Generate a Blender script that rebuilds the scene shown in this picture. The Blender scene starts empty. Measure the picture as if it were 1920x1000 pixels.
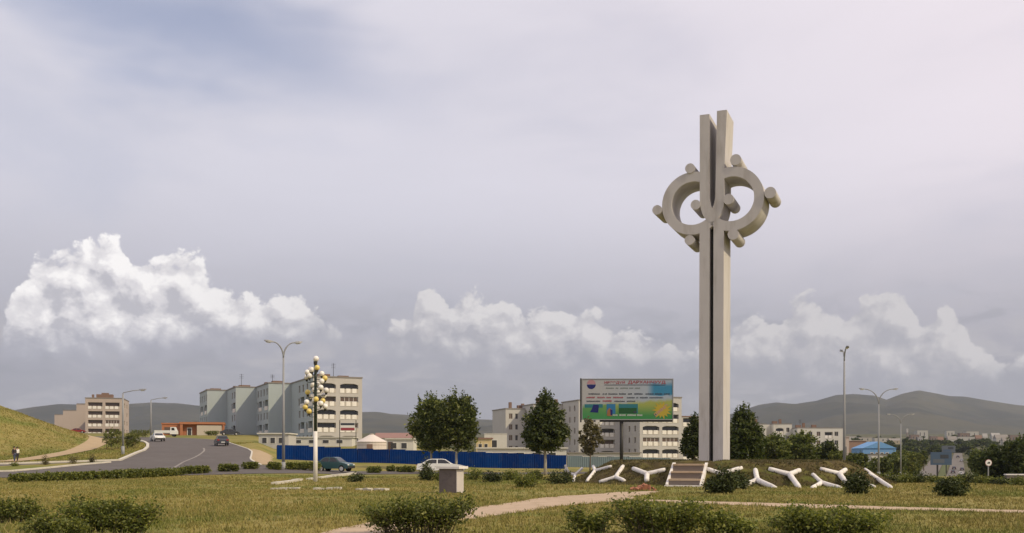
import bpy, bmesh, math, random
import numpy as np
from mathutils import Vector, Matrix
from mathutils.geometry import delaunay_2d_cdt
R = math.radians
sc = bpy.context.scene
col = sc.collection

# ------------------------------------------------------------------ camera
EYE = 1.65          # eye height
F = 1900.0          # focal length in photo pixels (photo 1920 wide)
HOR = 855.0         # horizon row
cam_d = bpy.data.cameras.new('camera')
cam = bpy.data.objects.new('camera', cam_d); col.objects.link(cam)
cam.location = (0, 0, EYE); cam.rotation_euler = (R(90), 0, 0)
cam_d.sensor_fit = 'HORIZONTAL'; cam_d.sensor_width = 36.0
cam_d.lens = 36.0 * F / 1920.0
cam_d.shift_y = (HOR - 500.0) / 1920.0
cam_d.clip_start = 0.1; cam_d.clip_end = 30000
sc.camera = cam

# ------------------------------------------------------------------ sun, sky
SUN_AZ, SUN_EL = R(118), R(40)      # azimuth from +Y towards +X
sun_dir = Vector((math.sin(SUN_AZ)*math.cos(SUN_EL), math.cos(SUN_AZ)*math.cos(SUN_EL), math.sin(SUN_EL)))
sd = bpy.data.lights.new('sun', 'SUN'); sd.energy = 2.9; sd.angle = R(0.8); sd.color = (1.0, 0.845, 0.545)
so = bpy.data.objects.new('sun', sd); col.objects.link(so)
so.rotation_euler = (-sun_dir).to_track_quat('-Z', 'Y').to_euler()

sc.view_settings.view_transform = 'Standard'; sc.view_settings.look = 'None'
sc.view_settings.exposure = 0.0; sc.view_settings.gamma = 1.0
sc.view_settings.use_curve_mapping = False
sc.cycles.max_bounces = 6; sc.cycles.diffuse_bounces = 3; sc.cycles.glossy_bounces = 3
sc.cycles.transmission_bounces = 4; sc.cycles.transparent_max_bounces = 6; sc.cycles.volume_bounces = 1
sc.cycles.use_denoising = True
sc.cycles.use_adaptive_sampling = True

class NT:
    """small helper for node trees"""
    def __init__(s, tree): s.t = tree
    def n(s, typ, **kw):
        nd = s.t.nodes.new(typ)
        for k, v in kw.items():
            setattr(nd, k, v)
        return nd
    def inp(s, sock, v):
        if v is None: return
        if hasattr(v, 'links'): s.t.links.new(v, sock)
        else: sock.default_value = v
    def m(s, op, a, b=None, c=None, clamp=False):
        nd = s.n('ShaderNodeMath', operation=op); nd.use_clamp = clamp
        for i, v in enumerate((a, b, c)): s.inp(nd.inputs[i], v)
        return nd.outputs[0]
    def v(s, op, a, b=None, c=None):
        nd = s.n('ShaderNodeVectorMath', operation=op)
        if op == 'SCALE':
            s.inp(nd.inputs[0], a); s.inp(nd.inputs['Scale'], b)
        else:
            for i, x in enumerate((a, b, c)): s.inp(nd.inputs[i], x)
        return nd.outputs['Value'] if op in ('LENGTH', 'DOT_PRODUCT', 'DISTANCE') else nd.outputs['Vector']
    def mix(s, f, a, b, blend='MIX'):
        nd = s.n('ShaderNodeMix', data_type='RGBA', blend_type=blend)
        s.inp(nd.inputs['Factor'], f)
        for nm, v in (('A', a), ('B', b)):
            sk = [i for i in nd.inputs if i.name == nm and i.type == 'RGBA'][0]
            if isinstance(v, tuple) and len(v) == 3: v = v + (1,)
            s.inp(sk, v)
        return [o for o in nd.outputs if o.type == 'RGBA'][0]
    def noise(s, vec, scale, detail=4, rough=0.55, dist=0.0):
        nd = s.n('ShaderNodeTexNoise'); s.inp(nd.inputs['Vector'], vec)
        nd.inputs['Scale'].default_value = scale; nd.inputs['Detail'].default_value = detail
        nd.inputs['Roughness'].default_value = rough; nd.inputs['Distortion'].default_value = dist
        return nd.outputs['Fac']
    def ss(s, x, lo, hi):          # smoothstep
        nd = s.n('ShaderNodeMapRange', interpolation_type='SMOOTHSTEP')
        s.inp(nd.inputs['Value'], x)
        nd.inputs['From Min'].default_value = lo; nd.inputs['From Max'].default_value = hi
        return nd.outputs['Result']
    def comb(s, x, y, z):
        nd = s.n('ShaderNodeCombineXYZ')
        for i, v in enumerate((x, y, z)): s.inp(nd.inputs[i], v)
        return nd.outputs[0]

def uv_of(px, py):
    u = math.atan((px-960)/F); return u, (HOR-py)/F*math.cos(u)

def build_world():
    w = bpy.data.worlds.new('World'); sc.world = w; w.use_nodes = True
    t = w.node_tree; t.nodes.clear(); N = NT(t)
    tc = N.n('ShaderNodeTexCoord'); d = tc.outputs['Generated']
    sep = N.n('ShaderNodeSeparateXYZ'); t.links.new(d, sep.inputs[0])
    x, y, z = sep.outputs
    u = N.m('ARCTAN2', x, y)
    uu = N.m('SUBTRACT', N.m('PINGPONG', N.m('ADD', u, 0.5236), 1.0472), 0.5236)
    h = N.m('SQRT', N.m('ADD', N.m('MULTIPLY', x, x), N.m('MULTIPLY', y, y)))
    v = N.m('MINIMUM', N.m('DIVIDE', z, N.m('MAXIMUM', h, 0.05)), 6.0)
    sky = N.n('ShaderNodeTexSky', sky_type='NISHITA')
    sky.sun_disc = False; sky.sun_elevation = SUN_EL; sky.sun_rotation = SUN_AZ
    sky.air_density = 1.2; sky.dust_density = 1.5; sky.ozone_density = 1.2
    blue = N.v('MULTIPLY', sky.outputs[0], (0.128, 0.112, 0.122))
    # thin high veil over the whole sky; brighter towards the sun, greyer towards the horizon
    sund = N.v('DOT_PRODUCT', d, tuple(sun_dir))
    dn = N.v('MULTIPLY', d, (1.0, 1.0, 3.2))
    streak = N.noise(dn, 2.1, 5, 0.55, 0.4)
    low = N.ss(v, 0.02, 0.29)
    vcol = N.mix(low, (0.335, 0.335, 0.385), (0.69, 0.68, 0.765))
    vcol = N.mix(N.ss(sund, -0.35, 0.45), vcol, N.mix(low, (0.30, 0.302, 0.352), (0.90, 0.815, 0.87)))
    vcol = N.v('SCALE', vcol, N.m('ADD', 0.90, N.m('MULTIPLY', streak, 0.2)))
    # gap in the veil, upper left
    u0, v0 = uv_of(330, 20)
    wrp = N.m('MULTIPLY', N.m('SUBTRACT', N.noise(dn, 5.0, 3), 0.5), 0.16)
    du = N.m('DIVIDE', N.m('ADD', N.m('SUBTRACT', uu, u0), wrp), 0.27)
    dv = N.m('DIVIDE', N.m('ADD', N.m('ADD', N.m('SUBTRACT', v, v0), N.m('MULTIPLY', N.m('SUBTRACT', uu, u0), 0.25)), wrp), 0.095)
    gap = N.ss(N.m('SQRT', N.m('ADD', N.m('MULTIPLY', du, du), N.m('MULTIPLY', dv, dv))), 1.15, 0.1)
    thin = N.m('ADD', N.m('MULTIPLY', gap, 0.62), N.m('MULTIPLY', N.ss(streak, 0.55, 0.35), 0.15), clamp=True)
    base = N.mix(thin, vcol, blue)
    # ---- cumulus: banks with a rising and falling top line, a flat base and billowing edges
    TOP = [(-90,640),(-40,650),(0,606),(16,575),(28,535),(42,508),(56,486),(70,462),(92,450),(112,458),(136,462),(152,446),(170,434),(192,429),(216,434),(236,455),(250,484),(272,485),(300,476),(335,470),(365,477),(382,492),
      (402,510),(430,525),(442,545),(470,552),(500,548),(530,538),(560,543),(594,558),(606,588),(630,608),(650,640),(690,655),(712,628),(742,604),(772,592),(780,545),(788,530),(804,524),(824,527),(833,545),(838,570),
      (846,564),(862,550),(882,541),(905,547),(920,560),(945,554),(962,576),(985,580),(1000,561),(1030,565),(1050,575),(1082,571),(1112,578),(1142,586),(1162,606),(1205,626),(1228,630),(1242,620),(1256,616),
      (1272,622),(1290,640),(1312,646),(1345,642),(1374,612),(1392,588),(1420,591),(1450,602),(1478,576),(1492,555),(1512,552),(1542,562),(1580,568),(1600,560),(1640,547),(1672,544),(1700,551),(1718,582),(1738,604),
      (1754,582),(1776,566),(1802,580),(1820,612),(1838,648),(1860,660),(1890,668),(1925,662),(2010,640)]
    BAS = [(-90,679),(100,679),(250,674),(400,666),(520,662),(600,654),(640,652),(715,669),(800,692),(900,702),(1000,706),(1100,712),(1300,714),(1390,724),(1500,739),(1700,746),(1800,740),(2010,729)]
    LIT = [(-90,.9),(120,1.0),(250,.95),(420,.75),(560,.55),(640,.35),(760,.28),(900,.34),(1200,.24),(1380,.14),(1700,.12),(2010,.12)]
    X0, X1, Y0, Y1 = -90.0, 2010.0, 800.0, 400.0
    def curve(tree_n, pts, sock):
        nd = tree_n.n('ShaderNodeFloatCurve'); cv = nd.mapping.curves[0]; nd.mapping.use_clip = False
        nd.inputs['Factor'].default_value = 1.0
        cv.points[0].location = pts[0]; cv.points[1].location = pts[-1]
        for p in pts[1:-1]: cv.points.new(*p)
        for p in cv.points: p.handle_type = 'AUTO_CLAMPED'
        nd.mapping.update(); tree_n.t.links.new(sock, nd.inputs['Value']); return nd.outputs[0]
    nrm = lambda L: [((p-X0)/(X1-X0), (Y0-q)/(Y0-Y1)) for p, q in L]
    g = bpy.data.node_groups.new('cumulus', 'ShaderNodeTree'); G = NT(g)
    g.interface.new_socket('P', in_out='INPUT', socket_type='NodeSocketVector')
    for q in ('top', 'bottom', 'grain'): g.interface.new_socket(q, in_out='OUTPUT', socket_type='NodeSocketFloat')
    gi = G.n('NodeGroupInput'); go = G.n('NodeGroupOutput')
    nz = G.n('ShaderNodeTexNoise', noise_dimensions='2D'); g.links.new(gi.outputs['P'], nz.inputs['Vector'])
    nz.inputs['Scale'].default_value = 28; nz.inputs['Detail'].default_value = 3
    wv = G.v('MULTIPLY', G.v('SUBTRACT', nz.outputs['Color'], (0.5, 0.5, 0.5)), (0.016, 0.013, 0))
    Pw = G.v('ADD', gi.outputs['P'], wv)
    sp = G.n('ShaderNodeSeparateXYZ'); g.links.new(Pw, sp.inputs[0])
    pxn = G.m('DIVIDE', G.m('SUBTRACT', G.m('MULTIPLY_ADD', G.m('TANGENT', sp.outputs[0]), F, 960.0), X0), X1-X0)
    pyn = G.m('DIVIDE', G.m('ADD', G.m('MULTIPLY', G.m('DIVIDE', sp.outputs[1], G.m('COSINE', sp.outputs[0])), F), Y0-HOR), Y0-Y1)
    top = curve(G, nrm(TOP), pxn); bas = curve(G, nrm(BAS), pxn)
    vo = G.n('ShaderNodeTexVoronoi', feature='F1', voronoi_dimensions='2D'); g.links.new(G.v('MULTIPLY', Pw, (1.0, 1.2, 1.0)), vo.inputs['Vector'])
    vo.inputs['Scale'].default_value = 30; vo.inputs['Detail'].default_value = 3.0
    vo.inputs['Roughness'].default_value = 0.45; vo.inputs['Lacunarity'].default_value = 2.4
    fn = G.n('ShaderNodeTexNoise', noise_dimensions='2D'); g.links.new(Pw, fn.inputs['Vector'])
    fn.inputs['Scale'].default_value = 42; fn.inputs['Detail'].default_value = 5; fn.inputs['Roughness'].default_value = 0.55
    grain = G.m('ADD', G.m('MULTIPLY', G.m('SUBTRACT', 0.56, vo.outputs['Distance']), 1.35), G.m('MULTIPLY', G.m('SUBTRACT', fn.outputs['Fac'], 0.5), 0.9))
    g.links.new(G.m('MULTIPLY', G.m('SUBTRACT', top, pyn), 10.0), go.inputs['top'])       # in units of 40 photo pixels
    g.links.new(G.m('MULTIPLY', G.m('SUBTRACT', pyn, bas), 10.0), go.inputs['bottom'])
    g.links.new(grain, go.inputs['grain'])
    P0 = N.comb(uu, v, 0.0)
    def ev(o):
        nd = N.n('ShaderNodeGroup'); nd.node_tree = g
        t.links.new(N.v('ADD', P0, (o[0], o[1], 0)) if o[0] else P0, nd.inputs['P']); return nd.outputs
    a0, b0, g0 = ev((0, 0)); a1, b1, g1 = ev((0.0085, 0.0095))
    e_top = N.m('ADD', a0, N.m('MULTIPLY', g0, 0.85))
    alpha = N.m('MULTIPLY', N.ss(e_top, -0.04, 0.30), N.ss(N.m('ADD', b0, N.m('MULTIPLY', g0, 0.5)), -0.6, 1.3))
    px0 = N.m('DIVIDE', N.m('SUBTRACT', N.m('MULTIPLY_ADD', N.m('TANGENT', uu), F, 960.0), X0), X1-X0)
    lit = curve(N, [((p-X0)/(X1-X0), q) for p, q in LIT], px0)
    slope = N.m('SUBTRACT', N.m('MULTIPLY_ADD', N.m('MINIMUM', a0, 1.6), 0.55, g0), N.m('MULTIPLY_ADD', N.m('MINIMUM', a1, 1.6), 0.55, g1))
    lum = N.m('ADD', N.m('MULTIPLY', slope, 0.52), N.m('MULTIPLY_ADD', N.ss(a0, 2.6, 0.2), 0.26, 0.30))
    low_ = N.ss(N.m('ADD', b0, N.m('MULTIPLY', g0, 0.45)), 1.75, 0.15)
    # low hazy bank of stretched cloud near the horizon
    bank = N.noise(N.v('MULTIPLY', d, (1.0, 1.0, 6.0)), 6.5, 3, 0.6, 0.3)
    base = N.mix(N.m('MULTIPLY', N.m('MULTIPLY', N.ss(bank, 0.46, 0.72), N.ss(v, 0.22, 0.06)), 0.4), base, (0.47, 0.46, 0.495))
    lump = N.noise(N.v('MULTIPLY', d, (1.0, 1.0, 2.4)), 15.0, 4, 0.55, 0.5)
    lumps = N.m('MULTIPLY', N.ss(lump, 0.50, 0.66), N.m('MULTIPLY', N.ss(v, 0.155, 0.10), N.ss(v, 0.02, 0.05)))
    base = N.mix(N.m('MULTIPLY', lumps, 0.55), base, (0.53, 0.51, 0.535))
    lmp2 = N.m('MULTIPLY', N.ss(lump, 0.50, 0.34), N.m('MULTIPLY', N.ss(v, 0.17, 0.11), N.ss(v, 0.03, 0.07)))
    base = N.mix(N.m('MULTIPLY', lmp2, 0.5), base, (0.33, 0.335, 0.385))
    dark = N.mix(lit, (0.42, 0.415, 0.46), (0.54, 0.53, 0.58))
    midc = N.mix(lit, (0.485, 0.472, 0.505), (0.79, 0.765, 0.79))
    brt = N.mix(lit, (0.625, 0.60, 0.612), (1.06, 1.03, 1.02))
    cc = N.mix(N.ss(lum, 0.0, 0.42), dark, midc); cc = N.mix(N.ss(lum, 0.36, 0.85), cc, brt)
    cc = N.mix(N.m('MULTIPLY', low_, 0.85), cc, N.mix(lit, (0.355, 0.36, 0.41), (0.40, 0.405, 0.48)))
    c = N.mix(N.m('MULTIPLY', alpha, N.m('MULTIPLY_ADD', lit, 0.12, 0.86)), base, cc)
    c = N.mix(N.ss(z, 0.0, -0.02), c, (0.16, 0.14, 0.10))
    bg = N.n('ShaderNodeBackground'); t.links.new(c, bg.inputs['Color']); bg.inputs['Strength'].default_value = 1.0
    out = N.n('ShaderNodeOutputWorld'); t.links.new(bg.outputs[0], out.inputs['Surface'])
    w.cycles.sampling_method = 'MANUAL'; w.cycles.sample_map_resolution = 256
build_world()

# ------------------------------------------------------------------ helpers
def P(px, py, D):
    """pixel of the photo + real distance in depth -> point in the place"""
    return Vector(((px-960)/F*D, D, EYE+(HOR-py)/F*D))
def G(px, py, z=0.0):
    D = (EYE-z)*F/(py-HOR); return ((px-960)/F*D, D)

class MB:
    def __init__(s): s.v = []; s.f = []
    def add(s, vs, fs):
        o = len(s.v); s.v += [tuple(p) for p in vs]; s.f += [tuple(i+o for i in f) for f in fs]; return s
    def box(s, x0, x1, y0, y1, z0, z1, M=None):
        vs = [Vector(p) for p in ((x0,y0,z0),(x1,y0,z0),(x1,y1,z0),(x0,y1,z0),(x0,y0,z1),(x1,y0,z1),(x1,y1,z1),(x0,y1,z1))]
        if M is not None: vs = [M @ p for p in vs]
        return s.add(vs, [(0,3,2,1),(4,5,6,7),(0,1,5,4),(1,2,6,5),(2,3,7,6),(3,0,4,7)])
    def prism(s, poly, y0, y1, hw=None):
        """poly in XZ extruded along Y (counter-clockwise seen from -Y)"""
        n = len(poly)
        if hw: vs = [(x, -hw(z), z) for x, z in poly] + [(x, hw(z), z) for x, z in poly]
        else: vs = [(x, y0, z) for x, z in poly] + [(x, y1, z) for x, z in poly]
        fs = [tuple(range(n)), tuple(range(2*n-1, n-1, -1))]
        fs += [(i+n, (i+1) % n+n, (i+1) % n, i) for i in range(n)]
        return s.add(vs, fs)
    def tube(s, pts, rad, n=8, cap=True, flat=1.0):
        pts = [Vector(p) for p in pts]
        if not hasattr(rad, '__len__'): rad = [rad]*len(pts)
        o = len(s.v); vs = []; up = Vector((0.13, 0.31, 1)).normalized()
        for i, p in enumerate(pts):
            t = (pts[min(i+1, len(pts)-1)]-pts[max(i-1, 0)]).normalized()
            a = t.cross(up)
            if a.length < 0.05: a = t.cross(Vector((1, 0, 0)))
            a.normalize(); b = t.cross(a).normalized()
            for k in range(n):
                an = 2*math.pi*k/n
                vs.append(p + (a*math.cos(an) + b*math.sin(an)*flat)*rad[i])
        fs = []
        for i in range(len(pts)-1):
            for k in range(n):
                k2 = (k+1) % n
                fs.append((i*n+k, i*n+k2, (i+1)*n+k2, (i+1)*n+k))
        if cap:
            fs.append(tuple(range(n-1, -1, -1))); m = (len(pts)-1)*n; fs.append(tuple(range(m, m+n)))
        return s.add(vs, fs)
    def lathe(s, prof, n=16, c=(0,0,0)):
        vs = []
        for r, z in prof:
            for k in range(n):
                a = 2*math.pi*k/n; vs.append((c[0]+r*math.cos(a), c[1]+r*math.sin(a), c[2]+z))
        fs = []
        for i in range(len(prof)-1):
            for k in range(n):
                k2 = (k+1) % n; fs.append((i*n+k, i*n+k2, (i+1)*n+k2, (i+1)*n+k))
        fs.append(tuple(range(n-1, -1, -1))); m = (len(prof)-1)*n; fs.append(tuple(range(m, m+n)))
        return s.add(vs, fs)
    def sphere(s, c, r, n=10, m=7, sz=1.0):
        prof = [(max(1e-4, r*math.sin(math.pi*i/m)), -r*sz*math.cos(math.pi*i/m)) for i in range(m+1)]
        return s.lathe(prof, n, c)
    def mesh(s, name, mat, smooth=False):
        me = bpy.data.meshes.new(name); me.from_pydata(s.v, [], s.f); me.validate()
        bm = bmesh.new(); bm.from_mesh(me); bmesh.ops.recalc_face_normals(bm, faces=bm.faces); bm.to_mesh(me); bm.free()
        if mat: me.materials.append(mat)
        if smooth:
            for p in me.polygons: p.use_smooth = True
        return me
    def build(s, name, mat, parent=None, smooth=False):
        return put(name, s.mesh(name, mat, smooth), parent)

def put(name, me, parent=None, loc=None, rz=None):
    o = bpy.data.objects.new(name, me); col.objects.link(o)
    if parent: o.parent = parent
    if loc is not None: o.location = loc
    if rz is not None: o.rotation_euler = (0, 0, rz)
    return o
def tag(o, label=None, cat=None, group=None, kind=None):
    if label: o['label'] = label
    if cat: o['category'] = cat
    if group: o['group'] = group
    if kind: o['kind'] = kind
    return o
def thing(name, label, cat, loc=(0,0,0), rz=0, group=None):
    o = put(name, None, None, loc, rz); return tag(o, label, cat, group)
def copy_tree(o, parent=None):
    c = o.copy(); col.objects.link(c); c.parent = parent
    for ch in o.children: copy_tree(ch, c)
    return c

def np_mesh(name, verts, faces_n, loops, mat):
    """verts (n,3); faces all with faces_n corners; loops flat index array"""
    me = bpy.data.meshes.new(name)
    nv = len(verts); nf = len(loops)//faces_n
    me.vertices.add(nv); me.vertices.foreach_set('co', np.asarray(verts, np.float32).ravel())
    me.loops.add(len(loops)); me.loops.foreach_set('vertex_index', np.asarray(loops, np.int32))
    me.polygons.add(nf); me.polygons.foreach_set('loop_start', np.arange(0, nf*faces_n, faces_n, dtype=np.int32))
    me.polygons.foreach_set('loop_total', np.full(nf, faces_n, np.int32))
    me.update(calc_edges=True)
    if mat: me.materials.append(mat)
    return me

# ------------------------------------------------------------------ materials
MATS = {}
def mat(name, rgb, rough=0.8, var=0.0, vscale=1.0, metal=0.0, stain=None, stain_amt=0.0, bump=0.0, bscale=20, spec=0.3, streak=False):
    """plain procedural surface: base colour, blotchy variation, stains, fine relief"""
    m = bpy.data.materials.new(name); m.use_nodes = True; t = m.node_tree; N = NT(t)
    b = t.nodes['Principled BSDF']
    b.inputs['Roughness'].default_value = rough; b.inputs['Metallic'].default_value = metal
    b.inputs['Specular IOR Level'].default_value = spec
    c = rgb + (1,)
    if var or stain or bump:
        geo = N.n('ShaderNodeNewGeometry'); pos = geo.outputs['Position']
        f = N.noise(pos, vscale, 5, 0.6)
        k = N.m('ADD', 1.0-var, N.m('MULTIPLY', f, 2*var))
        cc = N.v('SCALE', rgb, k)
        if stain:
            sp = N.v('MULTIPLY', pos, (1.0, 1.0, 0.18)) if streak else pos
            s2 = N.noise(sp, vscale*2.3, 6, 0.65)
            cc = N.mix(N.m('MULTIPLY', N.ss(s2, 0.48, 0.72), stain_amt), cc, stain)
        t.links.new(cc, b.inputs['Base Color'])
        if bump:
            bp = N.n('ShaderNodeBump'); bp.inputs['Strength'].default_value = bump; bp.inputs['Distance'].default_value = 0.02
            t.links.new(N.noise(pos, bscale, 4, 0.6), bp.inputs['Height']); t.links.new(bp.outputs[0], b.inputs['Normal'])
    else:
        b.inputs['Base Color'].default_value = c
    MATS[name] = m; return m

def leaf_mat(name, dark, mid, light, trans=0.35, nscale=0.35):
    m = bpy.data.materials.new(name); m.use_nodes = True; t = m.node_tree; t.nodes.clear(); N = NT(t)
    geo = N.n('ShaderNodeNewGeometry'); oi = N.n('ShaderNodeObjectInfo')
    r = geo.outputs['Random Per Island']
    c = N.mix(N.ss(r, 0.0, 0.6), dark, mid); c = N.mix(N.ss(r, 0.55, 1.0), c, light)
    f = N.noise(geo.outputs['Position'], nscale, 3, 0.6)
    c = N.v('SCALE', c, N.m('ADD', 0.62, N.m('MULTIPLY', f, 0.8)))
    c = N.v('SCALE', c, N.m('ADD', 0.85, N.m('MULTIPLY', oi.outputs['Random'], 0.3)))
    d = N.n('ShaderNodeBsdfDiffuse'); t.links.new(c, d.inputs['Color'])
    tr = N.n('ShaderNodeBsdfTranslucent'); t.links.new(N.v('MULTIPLY', c, (1.1, 1.15, 0.6)), tr.inputs['Color'])
    gl = N.n('ShaderNodeBsdfGlossy'); gl.inputs['Roughness'].default_value = 0.5; gl.inputs['Color'].default_value = (0.5, 0.5, 0.5, 1)
    mx = N.n('ShaderNodeMixShader'); mx.inputs[0].default_value = trans
    t.links.new(d.outputs[0], mx.inputs[1]); t.links.new(tr.outputs[0], mx.inputs[2])
    m2 = N.n('ShaderNodeMixShader'); m2.inputs[0].default_value = 0.04
    t.links.new(mx.outputs[0], m2.inputs[1]); t.links.new(gl.outputs[0], m2.inputs[2])
    o = N.n('ShaderNodeOutputMaterial'); t.links.new(m2.outputs[0], o.inputs['Surface'])
    MATS[name] = m; return m

def ground_colour(N, pos):
    """patchy dry steppe grass: olive, straw and brown"""
    a = N.noise(pos, 0.085, 6, 0.62, 0.8); b = N.noise(pos, 0.6, 5, 0.62); c = N.noise(N.v('MULTIPLY', pos, (1, 1, 1)), 5.0, 4, 0.65)
    g = N.mix(N.ss(a, 0.36, 0.56), (0.152, 0.165, 0.040), (0.246, 0.206, 0.068))
    g = N.mix(N.m('MULTIPLY', N.ss(b, 0.5, 0.72), 0.55), g, (0.12, 0.147, 0.033))
    g = N.mix(N.m('MULTIPLY', N.ss(b, 0.45, 0.28), 0.45), g, (0.295, 0.238, 0.118))
    return N.v('SCALE', g, N.m('ADD', 0.7, N.m('MULTIPLY', c, 0.6)))
def ground_mat(name, blades=False, far=False):
    m = bpy.data.materials.new(name); m.use_nodes = True; t = m.node_tree; N = NT(t)
    b = t.nodes['Principled BSDF']; b.inputs['Roughness'].default_value = 0.95; b.inputs['Specular IOR Level'].default_value = 0.1
    geo = N.n('ShaderNodeNewGeometry'); pos = geo.outputs['Position']
    g = ground_colour(N, pos)
    if blades:
        r = geo.outputs['Random Per Island']
        g = N.mix(N.m('MULTIPLY', N.ss(r, 0.55, 1.0), 0.6), g, (0.375, 0.31, 0.122))
        g = N.mix(N.m('MULTIPLY', N.ss(r, 0.4, 0.0), 0.5), g, (0.13, 0.162, 0.038))
    if far:
        l = N.noise(pos, 0.0022, 6, 0.6, 0.6); q = N.noise(pos, 0.012, 5, 0.65)
        g = N.mix(N.ss(l, 0.38, 0.62), (0.040, 0.042, 0.034), (0.072, 0.068, 0.046))
        g = N.mix(N.m('MULTIPLY', N.ss(q, 0.52, 0.70), 0.6), g, (0.024, 0.028, 0.022))
    if not blades and not far:     # scrubby, duller country beyond the town field
        sy = N.n('ShaderNodeSeparateXYZ'); t.links.new(pos, sy.inputs[0])
        q = N.noise(pos, 0.02, 5, 0.65)
        g = N.mix(N.ss(sy.outputs[1], 190, 420), g, N.mix(N.ss(q, 0.4, 0.62), (0.055, 0.062, 0.030), (0.115, 0.105, 0.058)))
    t.links.new(g, b.inputs['Base Color'])
    if not blades and not far:
        bp = N.n('ShaderNodeBump'); bp.inputs['Strength'].default_value = 0.6; bp.inputs['Distance'].default_value = 0.06
        t.links.new(N.noise(pos, 3.0, 5, 0.7), bp.inputs['Height']); t.links.new(bp.outputs[0], b.inputs['Normal'])
    MATS[name] = m; return m

ground_mat('grass_ground'); ground_mat('grass_blades', blades=True); ground_mat('hill_grass', far=True)
mat('asphalt', (0.1053, 0.0913, 0.0842), 0.85, 0.22, 0.22, stain=(0.15, 0.138, 0.135), stain_amt=0.5, bump=0.3, bscale=30)
mat('kerb_white', (0.558, 0.522, 0.45), 0.8, 0.12, 1.5, stain=(0.3, 0.27, 0.22), stain_amt=0.5)
mat('path_concrete', (0.4465, 0.3404, 0.242), 0.9, 0.15, 0.8, stain=(0.25, 0.19, 0.11), stain_amt=0.6, bump=0.4)
mat('dirt', (0.38, 0.285, 0.175), 0.95, 0.15, 0.6)
mat('road_paint', (0.25, 0.225, 0.205), 0.8, 0.2, 1.0)
mat('monument_concrete', (0.525, 0.500, 0.488), 0.85, 0.13, 0.6, stain=(0.36, 0.33, 0.30), stain_amt=0.7, bump=0.25, bscale=14, streak=True)
mat('white_concrete', (0.72, 0.69, 0.66), 0.8, 0.10, 1.6, stain=(0.38, 0.33, 0.28), stain_amt=0.55, bump=0.3)
mat('step_brown', (0.20, 0.165, 0.14), 0.85, 0.2, 2.0)
mat('block_concrete', (0.145, 0.12, 0.115), 0.85, 0.2, 2.2, stain=(0.09, 0.075, 0.07), stain_amt=0.6, bump=0.4)
mat('plate_concrete', (0.72, 0.69, 0.66), 0.8, 0.1, 2.0)
mat('blue_sheet', (0.001, 0.028, 0.15), 0.85, 0.18, 0.5, stain=(0.03, 0.05, 0.12), stain_amt=0.5, spec=0.08)
mat('blue_sheet_faded', (0.0015, 0.034, 0.17), 0.85, 0.18, 0.6, stain=(0.03, 0.05, 0.13), stain_amt=0.5, spec=0.08)
mat('blue_sheet_deep', (0.001, 0.023, 0.13), 0.85, 0.18, 0.6, stain=(0.03, 0.04, 0.10), stain_amt=0.5, spec=0.08)
mat('pale_blue_sheet', (0.15, 0.20, 0.22), 0.6, 0.1, 0.8)
mat('galvanised', (0.27, 0.275, 0.285), 0.5, 0.08, 1.0)
mat('dark_metal', (0.035, 0.033, 0.03), 0.5)
mat('green_metal', (0.035, 0.05, 0.035), 0.5, 0.1, 3)
mat('lamp_glass', (0.80, 0.80, 0.76), 0.3, spec=0.5)
mat('globe_white', (0.80, 0.77, 0.74), 0.25, 0.08, 6, spec=0.5)
mat('globe_yellow', (0.72, 0.56, 0.16), 0.25, 0.1, 6, spec=0.5)
mat('tyre', (0.02, 0.02, 0.02), 0.8)
mat('rim', (0.55, 0.55, 0.55), 0.35, metal=0.3)
mat('car_glass', (0.015, 0.017, 0.02), 0.08, spec=0.6)
mat('car_green', (0.035, 0.085, 0.09), 0.25, spec=0.6)
mat('car_white', (0.75, 0.75, 0.74), 0.3, spec=0.5)
mat('car_dark', (0.045, 0.05, 0.065), 0.3, spec=0.5)
mat('car_silver', (0.42, 0.43, 0.45), 0.3, metal=0.4)
mat('car_red', (0.25, 0.03, 0.03), 0.3)
mat('car_yellow', (0.65, 0.55, 0.12), 0.4)
mat('red_light', (0.35, 0.01, 0.01), 0.3)
mat('clear_light', (0.7, 0.7, 0.68), 0.2)
mat('mint_wall', (0.3725, 0.4204, 0.436), 0.9, 0.05, 0.25, stain=(0.40, 0.46, 0.45), stain_amt=0.4, streak=True)
mat('cream_wall', (0.4782, 0.4582, 0.4377), 0.9, 0.06, 0.3, stain=(0.40, 0.37, 0.33), stain_amt=0.5, streak=True)
mat('grey_wall', (0.4664, 0.4532, 0.44), 0.9, 0.06, 0.3, stain=(0.40, 0.38, 0.36), stain_amt=0.5, streak=True)
mat('pink_wall', (0.44, 0.3696, 0.3256), 0.9, 0.06, 0.3, stain=(0.40, 0.33, 0.29), stain_amt=0.4, streak=True)
mat('white_wall', (0.578, 0.561, 0.5185), 0.9, 0.06, 0.3, stain=(0.48, 0.45, 0.40), stain_amt=0.5, streak=True)
mat('parapet_white', (0.80, 0.77, 0.72), 0.85, 0.1, 1.2, stain=(0.45, 0.40, 0.34), stain_amt=0.5)
mat('parapet_grey', (0.47, 0.43, 0.38), 0.85, 0.1, 1.2)
mat('window_frame', (0.42, 0.38, 0.34), 0.7)
mat('window_white', (0.70, 0.69, 0.66), 0.6)
mat('pane', (0.05, 0.05, 0.055), 0.12, spec=0.6)
mat('pane_brown', (0.12, 0.085, 0.07), 0.2, spec=0.5)
mat('roof_grey', (0.24, 0.22, 0.205), 0.9, 0.15, 0.5)
mat('roof_brown', (0.20, 0.13, 0.10), 0.9, 0.15, 1.0)
mat('roof_red', (0.27, 0.16, 0.14), 0.85, 0.15, 0.8)
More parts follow.
